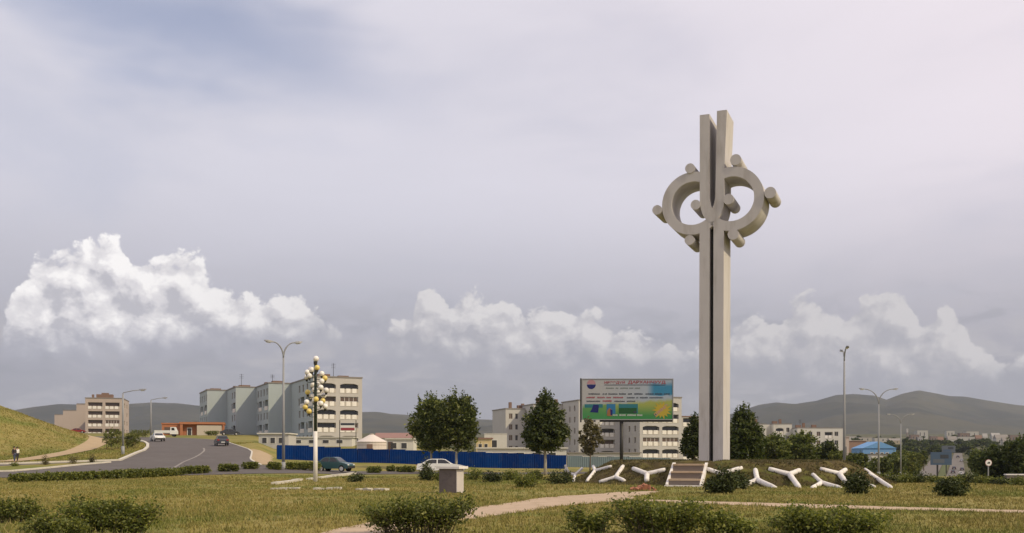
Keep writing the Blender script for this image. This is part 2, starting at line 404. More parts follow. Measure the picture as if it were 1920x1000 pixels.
mat('orange_wall', (0.40, 0.165, 0.085), 0.8, 0.08, 0.6, stain=(0.36, 0.13, 0.06), stain_amt=0.5)
mat('beige_panel', (0.50, 0.44, 0.37), 0.85, 0.06, 0.8)
mat('blue_wall', (0.15, 0.30, 0.52), 0.8, 0.05, 0.6)
mat('blue_roof', (0.14, 0.31, 0.56), 0.6, 0.05, 0.6)
mat('felt_white', (0.63, 0.567, 0.522), 0.95, 0.06, 1.0)
mat('felt_band', (0.42, 0.36, 0.32), 0.9)
mat('brick_brown', (0.27, 0.18, 0.14), 0.9, 0.1, 0.8)
mat('yellow_wall', (0.58, 0.47, 0.27), 0.9, 0.05, 0.5)
mat('bark', (0.13, 0.10, 0.075), 0.95, 0.2, 4)
mat('bark_pale', (0.40, 0.37, 0.32), 0.95, 0.15, 4)
mat('skin', (0.42, 0.25, 0.17), 0.6); mat('cloth_dark', (0.04, 0.035, 0.04), 0.9); mat('cloth_white', (0.75, 0.74, 0.72), 0.9)
mat('cloth_blue', (0.06, 0.07, 0.12), 0.9); mat('hair', (0.015, 0.012, 0.01), 0.6)
mat('rubble_red', (0.34, 0.15, 0.09), 0.9, 0.2, 3)
mat('sign_white', (0.75, 0.75, 0.73), 0.5); mat('sign_black', (0.03, 0.03, 0.03), 0.5); mat('sign_red', (0.42, 0.20, 0.19), 0.5)
leaf_mat('leaf_tree', (0.048, 0.066, 0.019), (0.088, 0.115, 0.029), (0.225, 0.235, 0.06))
leaf_mat('leaf_dark', (0.034, 0.050, 0.017), (0.058, 0.080, 0.024), (0.135, 0.15, 0.042))
leaf_mat('leaf_dry', (0.09, 0.082, 0.04), (0.14, 0.122, 0.06), (0.20, 0.165, 0.075))
leaf_mat('leaf_bush', (0.072, 0.09, 0.022), (0.128, 0.152, 0.034), (0.285, 0.285, 0.062), nscale=1.5)
leaf_mat('leaf_yellow', (0.085, 0.105, 0.026), (0.135, 0.155, 0.038), (0.22, 0.215, 0.055), nscale=1.0)
leaf_mat('leaf_spruce', (0.0297, 0.0419, 0.0162), (0.0513, 0.0675, 0.0216), (0.0945, 0.1053, 0.0324), trans=0.15, nscale=1.5)
# ------------------------------------------------------------------ terrain
DK = [0,70,80,90,100,110,117,130,150,175,210,240,300,340,400,500,700,1000,1500,2600]
COLS = [
 (-0.255,[0,0,0,.2,.75,1.2,1.5,2.3,3.2,4.2,5.5,6.6,8.4,9.3,10.5,12,16,24,36,62]),
 (-0.228,[0,0,0,.1,.5,.8,1.0,1.3,1.9,2.8,4.2,5.3,7.5,8.6,10,12,16,24,36,62]),
 (-0.15, [0,0,-.05,-.1,-.1,.2,.5,1.0,1.5,2.5,4.6,5.0,6.5,7.5,9,11,15,22,34,60]),
 (0.0,   [0,0,-.05,-.12,-.2,-.15,.0,.2,.3,.4,.6,.8,1.5,2,3,5,9,16,30,58]),
 (0.1,   [0,0,-.02,-.1,-.15,-.1,0,0,.1,.3,.5,.6,.6,.5,1,3,7,14,28,56]),
 (0.2,   [0,0,0,0,-.1,-.15,-.25,-.4,-.6,-.8,-1.2,-1.6,-2.6,-3,-3,-2,2,12,28,56]),
 (0.3,   [0,0,-.1,-.3,-.5,-.65,-.8,-1,-1.3,-1.8,-2.4,-3,-4,-4.8,-5.5,-3.5,2,13,30,58]),
 (0.42,  [0,0,-.3,-.6,-.9,-1.2,-1.4,-1.6,-1.9,-2.2,-2.6,-3.2,-4.6,-5.4,-6.5,-3.1,3.8,13,30,58])]
CU = np.array([c[0] for c in COLS])
def _tab(u, D):
    hs = np.stack([np.interp(D, DK, c[1]) for c in COLS])
    k = np.clip(np.searchsorted(CU, u)-1, 0, len(CU)-2)
    f = np.clip((u-CU[k])/(CU[k+1]-CU[k]), 0, 1); f = f*f*(3-2*f)
    i = np.arange(u.size)
    return hs[k, i]*(1-f)+hs[k+1, i]*f
def Hn(x, y):
    x = np.atleast_1d(np.asarray(x, float)).ravel(); y = np.atleast_1d(np.asarray(y, float)).ravel()
    u = x/np.maximum(y, 60.0); D = np.clip(y, 0, 2600)
    h = (_tab(u, D*0.95)+_tab(u, D)+_tab(u, np.minimum(D*1.05, 2600)))/3
    r = np.sqrt(((x+97)/44.0)**2+((y-143)/42.0)**2)
    h = h + 12.2*0.5*(1+np.cos(np.pi*np.clip(r, 0, 1)))
    return h
def H(x, y): return float(Hn(x, y)[0])

def in_poly(x, y, poly):
    ins = np.zeros(x.shape, bool); n = len(poly)
    for i in range(n):
        x0, y0 = poly[i]; x1, y1 = poly[(i+1) % n]
        c = ((y0 > y) != (y1 > y))
        with np.errstate(divide='ignore', invalid='ignore'):
            xi = (x1-x0)*(y-y0)/(y1-y0 if y1 != y0 else 1e-9)+x0
        ins ^= c & (x < xi)
    return ins

def grow(lo, hi, step, g, end):
    a = list(np.arange(lo, hi+1e-6, step)); s = step
    while a[-1] < end: s *= g; a.append(a[-1]+s)
    return a
xs = grow(0, 90, 1.25, 1.09, 7000); xs = [-v for v in xs[:0:-1]]+xs
ys = [-v for v in grow(0, 30, 5, 1.5, 600)[:0:-1]] + grow(0, 185, 1.25, 1.06, 2700)
X, Y = np.meshgrid(np.array(xs), np.array(ys))
rng = np.random.default_rng(4)
Z = Hn(X, Y).reshape(X.shape)
nx, ny = len(xs), len(ys)
idx = np.arange(nx*ny).reshape(ny, nx)
loops = np.stack([idx[:-1,:-1], idx[:-1,1:], idx[1:,1:], idx[1:,:-1]], -1).ravel()
me = np_mesh('ground', np.stack([X.ravel(), Y.ravel(), Z.ravel()], 1), 4, loops, MATS['grass_ground'])
me.polygons.foreach_set('use_smooth', np.ones(len(me.polygons), bool))
tag(put('ground', me), kind='structure')

# distant hills: a ridge line set some kilometres out
RID = [(-900,790),(-500,770),(-200,778),(0,776),(30,768),(60,763),(110,757),(150,758),(240,757),(285,754),(330,756),(380,763),(500,769),(600,772),
 (680,777),(740,776),(800,780),(900,786),(950,788),(1050,792),(1200,796),(1300,790),(1370,776),(1400,766),(1425,758),(1455,754),(1490,757),(1530,751),
 (1568,740),(1600,738),(1640,741),(1662,749),(1690,738),(1722,731),(1750,736),(1780,742),(1810,743),(1850,750),(1920,761),(2050,774),(2300,768),(2700,780),(3200,765)]
ru = np.array([(p-960)/F for p, q in RID]); rp = np.array([q for p, q in RID], float)
hu = np.concatenate([np.linspace(-1.6, -0.55, 60), np.linspace(-0.545, 0.545, 330), np.linspace(0.55, 1.6, 60)])
hd = np.linspace(0, 1.6, 44)
def vnoise(x, y, seed):
    r = np.random.default_rng(seed); g = r.random((64, 64))
    xi = np.floor(x).astype(int); yi = np.floor(y).astype(int); fx = x-xi; fy = y-yi
    fx = fx*fx*(3-2*fx); fy = fy*fy*(3-2*fy)
    a = g[xi % 64, yi % 64]; b = g[(xi+1) % 64, yi % 64]; c = g[xi % 64, (yi+1) % 64]; d = g[(xi+1) % 64, (yi+1) % 64]
    return a*(1-fx)*(1-fy)+b*fx*(1-fy)+c*(1-fx)*fy+d*fx*fy
U_, T_ = np.meshgrid(hu, hd)
Dr = 4700+700*vnoise(U_*6, U_*0, 3)
D_ = 2450+(Dr-2450)*T_
ridge = EYE+(HOR-np.interp(U_, ru, rp))/F*Dr
b0 = Hn((U_*2450).ravel(), np.full(U_.size, 2450.0)).reshape(U_.shape)-3.0
shp = np.clip(T_, 0, 1)**1.9
Zh = b0+(ridge-b0)*shp
nz = sum(a*(vnoise(U_*D_/s+7, D_/s+3, k)-0.5) for k, (a, s) in enumerate(((110, 700.), (60, 300.), (26, 120.))))
Zh += nz*np.clip(T_*1.5, 0, 1)*np.clip((1-T_)*5, 0, 1)*np.clip((ridge-60)/200, 0.1, 1)
Zh -= np.clip(T_-1, 0, 1)*(ridge*1.2)
nn = idx2 = np.arange(U_.size).reshape(U_.shape)
loops = np.stack([nn[:-1,:-1], nn[:-1,1:], nn[1:,1:], nn[1:,:-1]], -1).ravel()
me = np_mesh('hills', np.stack([(U_*D_).ravel(), D_.ravel(), Zh.ravel()], 1), 4, loops, MATS['hill_grass'])
me.polygons.foreach_set('use_smooth', np.ones(len(me.polygons), bool))
tag(put('hills', me), kind='structure')

# ------------------------------------------------------------------ draped sheets and kerbs
def dens(pts, step, closed=True):
    out = []; n = len(pts)
    for i in range(n if closed else n-1):
        a = Vector(pts[i]); b = Vector(pts[(i+1) % n]); k = max(1, int((b-a).length/step))
        out += [a.lerp(b, j/k) for j in range(k)]
    if not closed: out.append(Vector(pts[-1]))
    return [Vector((p.x, p.y)) for p in out]
def smooth_line(pts, it=2, closed=False):
    for _ in range(it):
        o = [] if closed else [pts[0]]
        n = len(pts)
        for i in range(n if closed else n-1):
            a, b = pts[i], pts[(i+1) % n]
            o += [(a[0]*.75+b[0]*.25, a[1]*.75+b[1]*.25), (a[0]*.25+b[0]*.75, a[1]*.25+b[1]*.75)]
        if not closed: o.append(pts[-1])
        pts = o
    return pts
def drape(name, poly, off, step, m, hf=None):
    b = dens(poly, step); n = len(b); pa = [(p.x, p.y) for p in b]
    x0 = min(p[0] for p in pa); x1 = max(p[0] for p in pa); y0 = min(p[1] for p in pa); y1 = max(p[1] for p in pa)
    gx, gy = np.meshgrid(np.arange(x0, x1, step), np.arange(y0, y1, step)); gx = gx.ravel(); gy = gy.ravel()
    k = in_poly(gx, gy, pa)
    pts = b+[Vector((a, c)) for a, c in zip(gx[k], gy[k])]
    r = delaunay_2d_cdt(pts, [(i, (i+1) % n) for i in range(n)], [], 1, 1e-4)
    vx = np.array([v.x for v in r[0]]); vy = np.array([v.y for v in r[0]])
    z = (Hn(vx, vy) if hf is None else hf(vx, vy))+off
    me = bpy.data.meshes.new(name); me.from_pydata(list(zip(vx, vy, z)), [], [tuple(f) for f in r[2]])
    bm = bmesh.new(); bm.from_mesh(me)
    for f in bm.faces:
        if f.normal.z < 0: f.normal_flip()
        f.smooth = True
    bm.to_mesh(me); bm.free(); me.materials.append(MATS[m])
    return tag(put(name, me), kind='structure')
def kerb(name, line, w, h, m, sink=0.1):
    pts = dens(line, 1.5, False); mb = MB(); n = len(pts); vs = []
    for i, p in enumerate(pts):
        t = (pts[min(i+1, n-1)]-pts[max(i-1, 0)]).normalized(); q = Vector((-t.y, t.x))*w/2
        z = H(p.x, p.y)
        for s, zz in ((-1, z-sink), (-1, z+h), (1, z+h), (1, z-sink)):
            vs.append((p.x+q.x*s, p.y+q.y*s, zz))
    fs = []
    for i in range(n-1):
        for k in range(4): fs.append((i*4+k, i*4+(k+1) % 4, i*4+4+(k+1) % 4, i*4+4+k))
    fs += [(0, 1, 2, 3), ((n-1)*4+3, (n-1)*4+2, (n-1)*4+1, (n-1)*4)]
    mb.add(vs, fs); return tag(mb.build(name, MATS[m]), kind='structure')

NEAR = [(-90,68),(-60,71),(-38,75),(-28,80),(-20,88),(-12,96),(0,100),(12,101),(30,100),(60,98),(130,88)]
FAR1 = [(130,98),(60,108),(30,110),(12,109),(0,108),(-10,106),(-18,103),(-22,101)]
R2R = [(-25,101),(-27.4,107),(-29.2,113),(-30.6,119),(-33.6,131),(-39.6,147),(-47.2,168),(-54.6,187),(-68,206),(-95,222),(-140,240),(-200,262)]
R2L = [(-200,250),(-140,228),(-100,211),(-80,199),(-69,186),(-57.5,160),(-48.2,134),(-45.5,122),(-42.5,110.5),(-41.8,108)]
KUP = [(-41.8,108),(-44.5,105.8),(-50.5,101),(-70,93),(-110,84)]        # far kerb of the side lane
KLO = [(-110,74),(-70,81),(-44.5,88),(-43.4,94),(-42.6,99),(-41.3,104)]  # kerb of the grass divider
ROAD = smooth_line(NEAR, 1)+smooth_line(FAR1, 1)+smooth_line(R2R, 1)+smooth_line(R2L, 1)+KUP[1:]
drape('road', ROAD, 0.035, 2.0, 'asphalt')
kerb('road_kerb', smooth_line(R2L[4:], 1)+KUP[1:], 0.40, 0.20, 'kerb_white')
kerb('divider_kerb', smooth_line(KLO, 1), 0.40, 0.16, 'kerb_white')
kerb('kerb_edge', smooth_line(R2R[:7], 1), 0.2, 0.08, 'kerb_white')
DIV = smooth_line(KLO, 1)+[(-42.4,105),(-45.5,101.5),(-51,95),(-70,88),(-110,80)]
drape('grass_divider', DIV, 0.09, 1.5, 'grass_ground')
# worn centre line on the rising road
CL = smooth_line([(-31.5,94),(-32.4,98),(-34.3,106),(-36.6,118),(-39.4,130),(-42,138)], 2)
def ribbon(name, line, w, off, m):
    l = [Vector(p) for p in line]; a = []; b = []
    for i, p in enumerate(l):
        t = (l[min(i+1, len(l)-1)]-l[max(i-1, 0)]).normalized(); q = Vector((-t.y, t.x))*w/2
        a.append((p.x-q.x, p.y-q.y)); b.append((p.x+q.x, p.y+q.y))
    return drape(name, a+b[::-1], off, 1.5, m)
ribbon('centre_line', CL, 0.24, 0.05, 'road_paint')
VERGE = [(-25.2,101),(-27.6,107),(-29.4,113),(-30.9,119),(-33.8,130),(-35.6,136),(-31.5,134),(-29.6,126),(-27.6,116),(-24.5,108)]
drape('dirt_verge', smooth_line(VERGE, 1, True), 0.02, 1.0, 'dirt')
# the dirt footpath along the foot of the hill
FP = smooth_line([(-95,98),(-53,105),(-53,111),(-54,118),(-55.4,128),(-57.4,138),(-60.5,149),(-66,160)], 2)
ribbon('dirt_path', FP, 2.6, 0.06, 'dirt')
# foreground path of pale concrete
PATH = [G(560,1012),G(610,998),G(690,980),G(800,966),G(890,953),G(1010,935),G(1050,931),G(1110,927),G(1160,923.5),G(1237,921),G(1232,925),
        G(1196,931),G(1190,939),G(1130,943),G(1060,948),G(990,959),G(900,972),G(800,984),G(720,1000),G(690,1012)]
rp_ = random.Random(3)
PATHJ = []
for p in dens(PATH, 0.7): PATHJ.append((p.x+rp_.uniform(-.05,.05)*p.y/25, p.y+rp_.uniform(-.22,.22)*p.y/30))
drape('footpath', PATHJ, 0.012, 1.0, 'path_concrete')
PATH2 = [G(1200,936.5),G(1350,941.5),G(1430,943),G(1500,945.5),G(1700,951.5),G(1920,957.5),G(2150,964),G(2150,971),G(1920,963),G(1700,957),G(1520,953.5),G(1430,949.5),G(1350,947),G(1200,941)]
PATH2J = []
for p in dens(PATH2, 0.7): PATH2J.append((p.x+rp_.uniform(-.05,.05), p.y+rp_.uniform(-.16,.16)))
drape('side_path', PATH2J, 0.012, 1.0, 'path_concrete')
# valley road, two carriageways with a grass median
def strip(D0, D1, f0, f1, n=14):
    a = []; b = []
    for i in range(n+1):
        k = i/n; D = D0+(D1-D0)*k
        l = f0[0]+(f1[0]-f0[0])*k; r = f0[1]+(f1[1]-f0[1])*k
        a.append((l, D)); b.append((r, D))
    return a+b[::-1]
mat('asphalt_far', (0.145, 0.13, 0.118), 0.9, 0.1, 0.05)
mat('median_grass', (0.08, 0.095, 0.03), 0.95, 0.2, 0.1)
drape('valley_road', strip(330, 690, (140.3, 148.3), (301, 306.5)), 0.12, 9, 'asphalt_far')
drape('valley_road_lane', strip(330, 690, (128.5, 136.5), (289, 296.5)), 0.12, 9, 'asphalt_far')
drape('median', strip(330, 690, (136.9, 140.1), (296.9, 299.6)), 0.2, 9, 'median_grass')

# ------------------------------------------------------------------ mound under the monument
MC = (13.6, 64.0); RB, RT, MH = 10.0, 7.1, 1.32
def mound_z(x, y):
    r = np.sqrt((np.asarray(x)-MC[0])**2+(np.asarray(y)-MC[1])**2)
    t = np.clip((RB-r)/(RB-RT), 0, 1); s = t*t*(3-2*t)
    return MH*(0.75*t+0.25*s)
nr, na = 40, 160
rr = np.concatenate([np.linspace(0.01, RT-0.2, 12), np.linspace(RT, RB+0.4, nr-12)])
AA, RR = np.meshgrid(np.linspace(0, 2*np.pi, na, endpoint=False), rr)
mx_ = MC[0]+RR*np.cos(AA); my_ = MC[1]+RR*np.sin(AA)
mz_ = mound_z(mx_, my_)+(vnoise(mx_*1.3+50, my_*1.3+50, 9)-0.5)*0.16*np.clip(RB-RR, 0, 1)+(vnoise(mx_*4+50, my_*4+50, 10)-0.5)*0.07*np.clip(RB-RR, 0, 1)
mz_ = np.where(RR > RB, -0.1, mz_)
ii = np.arange(AA.size).reshape(AA.shape); jj = np.roll(ii, -1, axis=1)
loops = np.stack([ii[:-1], jj[:-1], jj[1:], ii[1:]], -1).ravel()
def mound_mat():
    m = bpy.data.materials.new('mound_turf'); m.use_nodes = True; t = m.node_tree; N = NT(t); b = t.nodes['Principled BSDF']
    b.inputs['Roughness'].default_value = 0.95; b.inputs['Specular IOR Level'].default_value = 0.1
    geo = N.n('ShaderNodeNewGeometry'); pos = geo.outputs['Position']
    g = ground_colour(N, pos); s = N.noise(pos, 1.1, 5, 0.65)
    g = N.mix(N.m('MULTIPLY', N.ss(s, 0.36, 0.56), 0.8), N.v('SCALE', g, 0.55), (0.060, 0.042, 0.022))
    t.links.new(g, b.inputs['Base Color']); MATS['mound_turf'] = m
mound_mat()
me = np_mesh('mound', np.stack([mx_.ravel(), my_.ravel(), mz_.ravel()], 1), 4, loops, MATS['mound_turf'])
me.polygons.foreach_set('use_smooth', np.ones(len(me.polygons), bool))
tag(put('mound', me), kind='structure')
# ------------------------------------------------------------------ the monument
MON = thing('monument', 'tall pale concrete monument of two split columns with looping rings and round bosses', 'monument', (12.5, 63.4, 0), R(-21.7))
def zs(X): return (X-483.0)/93.75            # drawing units -> metres along the front
def zz(Y): return EYE+(675.0-Y*0.32)/29.97
DEP = 2.5
mc = MATS['monument_concrete']
def mon_prism(name, pts, y0=0.0, y1=DEP):
    poly = [(zs(a), zz(b)) for a, b in pts]
    mb = MB().prism(poly, y0, y1); me = mb.mesh(name, mc)
    bm = bmesh.new(); bm.from_mesh(me); bmesh.ops.triangulate(bm, faces=[f for f in bm.faces if len(f.verts) > 4]); bm.to_mesh(me); bm.free()
    return put(name, me, MON)
# forked upper column: two prongs joined in a pointed U
fork = [(412,104),(412,600)]
for i in range(1, 16):
    a = math.pi+math.pi*i/16; fork.append((484+72*math.cos(a), 600-138*math.sin(a)))
fork += [(556,600),(556,437),(571,92),(513,92),(508,400),(503,600),(494,640),(485,660),(477,640),(470,600),(469,400),(469,104)]
mon_prism('forked_column', fork)
# lower column: two posts with the slot between
yb = (675-(0.9-EYE)*29.97)/0.32
mon_prism('lower_post', [(411,742),(406,yb),(466,yb),(470,752),(479,742)], 0.004, DEP-0.004)
mon_prism('lower_post', [(484,742),(493,752),(490,yb),(548,yb),(553,742)], 0.004, DEP-0.004)
MB().box(zs(462), zs(497), 0.55, 0.75, 0.9, zz(757)).build('slot_shade_sheet', MATS['dark_metal'], MON)  # near-black sheet added inside the slot, standing in for its deep shade
def ring(cx, cy, ro, ri, a0, a1, n=44):
    o = []; i_ = []
    for k in range(n+1):
        a = R(a0+(a1-a0)*k/n)
        o.append((cx+ro*math.cos(a), cy-ro*math.sin(a))); i_.append((cx+ri*math.cos(a), cy-ri*math.sin(a)))
    mb = MB(); vs = []
    for y in (0.008, DEP-0.008):
        for p in o: vs.append((zs(p[0]), y, zz(p[1])))
        for p in i_: vs.append((zs(p[0]), y, zz(p[1])))
    m = n+1; fs = []
    for k in range(n):
        fs += [(k, k+1, m+k+1, m+k), (2*m+k, 3*m+k, 3*m+k+1, 2*m+k+1), (k, 2*m+k, 2*m+k+1, k+1), (m+k, m+k+1, 3*m+k+1, 3*m+k)]
    for k in (0, n): fs.append((k, m+k, 3*m+k, 2*m+k))
    mb.add(vs, fs); me = mb.mesh('ring', mc)
    for p in me.polygons: p.use_smooth = abs(p.normal.y) < 0.5
    return put('ring', me, MON)
ring(371, 618, 185, 128, 62, 316)
ring(597, 613, 186, 130, 118, -136)
for (kx, ky, kr) in ((355,412,29),(622,390,32),(157,640,29),(818,600,33),(388,630,29),(581,616,31),(352,835,29),(608,822,32)):
    mb = MB().tube([(zs(kx), -0.06, zz(ky)), (zs(kx), DEP+0.02, zz(ky))], kr/93.75, 20)
    me = mb.mesh('boss', mc)
    for p in me.polygons: p.use_smooth = abs(p.normal.y) < 0.5
    put('boss', me, MON)

# ------------------------------------------------------------------ white Y-shaped pieces on the mound's slope
def mound_hit(px, py):
    D = 52.0
    while D < 70:
        p = P(px, py, D)
        if p.z <= float(mound_z(p.x, p.y)): break
        D += 0.02
    return p
def zp(a, b): return (1040+a/2.909, 800+b/2.909)
YS = [
 ((65,232), [(60,212),(58,256),(78,254)], .11, 'greyish three-armed concrete piece at the far left end of the mound'),
 ((112,268), [(155,228),(90,262),(106,302)], .12, 'slim white three-armed concrete piece behind the dark shrub left of the mound'),
 ((222,246), [(310,222),(212,220),(178,302)], .13, 'dull greyish Y-shaped concrete piece, second to the left of the stairs'),
 ((335,281), [(375,220),(245,308),(382,301)], .15, 'white upturned Y-shaped concrete piece standing on two legs left of the stairs'),
 ((505,264), [(430,234),(606,240),(503,302)], .17, 'white Y-shaped concrete piece right beside the left edge of the stairs'),
 ((905,262), [(832,236),(1022,230),(905,318)], .15, 'white Y-shaped concrete piece mostly hidden behind the conifer right of the stairs'),
 ((1105,297), [(1094,240),(1030,326),(1203,341)], .17, 'white upturned Y-shaped concrete piece just right of the conifer by the stairs'),
 ((1280,266), [(1166,236),(1335,243),(1332,337)], .17, 'large white leaning Y-shaped concrete piece in the middle of the right slope'),
 ((1455,312), [(1406,266),(1402,341),(1558,341)], .15, 'small low white three-armed concrete piece between two larger Y pieces'),
 ((1550,263), [(1446,236),(1585,240),(1608,332)], .17, 'white leaning Y-shaped concrete piece next to the dark conifer on the right'),
 ((1695,318), [(1655,280),(1742,334),(1685,332)], .12, 'small white three-armed concrete piece half hidden by the right conifer'),
 ((1762,292), [(1690,238),(1712,262),(1832,338)], .14, 'white concrete piece seen edge-on at the right end of the mound'),
]
for jn, ends, rad, lab in YS:
    c = mound_hit(*zp(*jn)); o = thing('concrete_y_piece', lab, 'sculpture', c, 0, 'Y-shaped pieces on the mound slope')
    for e in ends:
        q = mound_hit(*zp(*e)); d = q-c; up = Vector((c.x-MC[0], c.y-MC[1], 0)).normalized()*0.45+Vector((0,0,0.9)); up.normalize()
        n = 6; pts = [d*(k/n)+up*0.05 for k in range(n+1)]
        pts[0] = -d.normalized()*0.05+up*0.05
        MB().tube(pts, [rad*.92]*2+[rad*.84]*(n-2)+[rad*0.72], 8, True).build('arm', MATS['white_concrete'], o, smooth=True)

# ------------------------------------------------------------------ stairs up the mound
sa = R(17); sn = Vector((-math.sin(sa), -math.cos(sa), 0))
base = Vector((9.28, 54.6, 0))
ST = thing('stairs', 'short brown stairs with white edges climbing the front of the mound', 'stairs', base, math.atan2(sn.y, sn.x)+math.pi/2)
# local: -Y faces out (down), +Y goes in towards the monument
W = 0.84
nst = 3; run = 0.85; rise = 0.40
for k in range(nst):
    s = MB().box(-W, W, k*run, (nst)*run+0.3, k*rise if k else -0.05, (k+1)*rise-0.09).build('step', MATS['step_brown'], ST)
    MB().box(-W-0.002, W+0.002, k*run-0.05, k*run+(run+0.05 if k < nst-1 else 1.0), (k+1)*rise-0.09, (k+1)*rise).build('tread', MATS['path_concrete'], s)
for sx in (-1, 1):
    pl = [(-0.25,-0.05),(0.12,-0.05),(nst*run+0.3,nst*rise-0.15),(nst*run+0.3,nst*rise+0.07),(nst*run-0.1,nst*rise+0.07),(-0.25,0.14)]
    mb = MB(); x0, x1 = (W+0.004, W+0.13) if sx > 0 else (-W-0.13, -W-0.004)
    vs = [(x0, a, b) for a, b in pl]+[(x1, a, b) for a, b in pl]; n = len(pl)
    mb.add(vs, [tuple(range(n)), tuple(range(2*n-1, n-1, -1))]+[(i, (i+1) % n, (i+1) % n+n, i+n) for i in range(n)])
    mb.build('side_wall', MATS['white_concrete'], ST)
# the bottom sill
MB().box(-W-0.16, W+0.16, -0.55, -0.06, -0.05, 0.07).build('bottom_sill', MATS['white_concrete'], ST)
# ------------------------------------------------------------------ apartment blocks
FH = 2.78
class Bld:
    def __init__(s, name, label, ang, O, cat='building', group=None):
        s.o = thing(name, label, cat, (O[0], O[1], O[2]), ang, group); s.cache = {}
    def part(s, name, key, fn, loc, rz, parent=None, m=None):
        if key not in s.cache: s.cache[key] = fn()
        return put(name, s.cache[key], parent or s.o, loc, rz)
    def facade(s, p0, ang, w, z0, h, ops, wm, name='wall'):
        """wall with real openings. p0 = left end seen from outside, ang = direction of the wall; outside is -Y locally"""
        xsn = sorted({0.0, w}|{o['x0'] for o in ops}|{o['x1'] for o in ops})
        zsn = sorted({z0, z0+h}|{o['z0'] for o in ops}|{o['z1'] for o in ops})
        mb = MB()
        for i in range(len(xsn)-1):
            for j in range(len(zsn)-1):
                cx = (xsn[i]+xsn[i+1])/2; cz = (zsn[j]+zsn[j+1])/2
                if any(o['x0'] < cx < o['x1'] and o['z0'] < cz < o['z1'] for o in ops): continue
                mb.add([(xsn[i],0,zsn[j]),(xsn[i+1],0,zsn[j]),(xsn[i+1],0,zsn[j+1]),(xsn[i],0,zsn[j+1])], [(0,1,2,3)])
        for o in ops:
            a, b, c, d, e = o['x0'], o['x1'], o['z0'], o['z1'], o['d']
            mb.add([(a,0,c),(b,0,c),(b,e,c),(a,e,c)], [(0,1,2,3)]); mb.add([(a,0,d),(a,e,d),(b,e,d),(b,0,d)], [(0,1,2,3)])
            mb.add([(a,0,c),(a,e,c),(a,e,d),(a,0,d)], [(0,1,2,3)]); mb.add([(b,0,c),(b,0,d),(b,e,d),(b,e,c)], [(0,1,2,3)])
            mb.add([(a,e,c),(b,e,c),(b,e,d),(a,e,d)], [(0,1,2,3)])
            if o.get('arch'):
                q = o['arch']
                for sx, xx in ((1, a), (-1, b)):
                    mb.add([(xx,0.002,d),(xx+sx*1.0,0.002,d),(xx+sx*0.55,0.002,d-q*0.35),(xx,0.002,d-q)], [(0,1,2,3)])
        me = bpy.data.meshes.new(name); me.from_pydata(mb.v, [], mb.f); me.materials.append(MATS[wm])
        wall = put(name, me, s.o, (p0[0], p0[1], 0), ang)
        ca, sa_ = math.cos(ang), math.sin(ang)
        def at(x, y, z): return (p0[0]+x*ca-y*sa_, p0[1]+x*sa_+y*ca, z)
        for o in ops:
            ww, hh = round(o['x1']-o['x0'], 3), round(o['z1']-o['z0'], 3)
            pm = o.get('pane', 'pane'); fm = o.get('frame', 'window_frame')
            if o['kind'] == 'window':
                def fr():
                    mb = MB(); t = 0.07; n = 2 if ww > 0.9 else 1
                    mb.box(0, ww, 0, .06, 0, t); mb.box(0, ww, 0, .06, hh-t, hh)
                    for k in range(n+1):
                        x = k*(ww-t)/n; mb.box(x, x+t, 0, .06, t, hh-t)
                    return mb.mesh('window', MATS[fm])
                def pn(): return MB().add([(.03,0,.03),(ww-.03,0,.03),(ww-.03,0,hh-.03),(.03,0,hh-.03)], [(0,1,2,3)]).mesh('pane', MATS[pm])
                w_ = s.part('window', ('w', ww, hh, fm), fr, at(o['x0'], o['d']-0.10, o['z0']), ang)
                s.part('pane', ('p', ww, hh, pm), pn, (0, 0.045, 0), 0, w_)
            elif o['kind'] == 'loggia':
                ph = o.get('ph', 0.95)
                def back():
                    return MB().box(.15, ww-.15, 0, .05, 0.1, hh-0.15).mesh('balcony', MATS[pm])
                b_ = s.part('balcony', ('b', ww, hh, pm), back, at(o['x0'], o['d']-0.07, o['z0']), ang)
                n = max(1, int(round(ww/1.32))); pw = ww/n
                for k in range(n):
                    def pan(): return MB().box(0.0, pw*0.70, -0.06, 0.06, 0, ph).mesh('parapet_panel', MATS['parapet_white'])
                    def gap(): return MB().box(0.0, pw*0.30-0.006, -0.03, 0.05, 0, ph-0.06).mesh('parapet_panel', MATS['parapet_grey'])
                    s.part('parapet_panel', ('pp', pw, ph), pan, (k*pw+0.003, -o['d']+0.06, 0), 0, b_)
                    s.part('parapet_panel', ('pg', pw, ph), gap, (k*pw+pw*0.70+0.006, -o['d']+0.06, 0), 0, b_)
                if o.get('glazed'):
                    def glz():
                        mb = MB(); g = hh-ph-0.03; t = .08; q = max(2, int(ww/0.9))
                        mb.box(0.03, ww-.03, 0, .05, 0, t); mb.box(0.03, ww-.03, 0, .05, g-t, g)
                        for k in range(q+1):
                            x = 0.03+k*(ww-.06-t)/q; mb.box(x, x+t, 0, .05, t, g-t)
                        return mb.mesh('glazing', MATS['window_white'])
                    s.part('glazing', ('g', ww, hh), glz, (0, -o['d']+0.25, ph), 0, b_)
                    def gp():
                        g = hh-ph-.08; return MB().add([(.05,0,.05),(ww*.98,0,.05),(ww*.98,0,g),(.05,0,g)], [(0,1,2,3)]).mesh('pane', MATS['pane_brown'])
                    s.part('pane', ('gp', ww, hh), gp, (0, -o['d']+0.285, ph), 0, b_)
        return wall
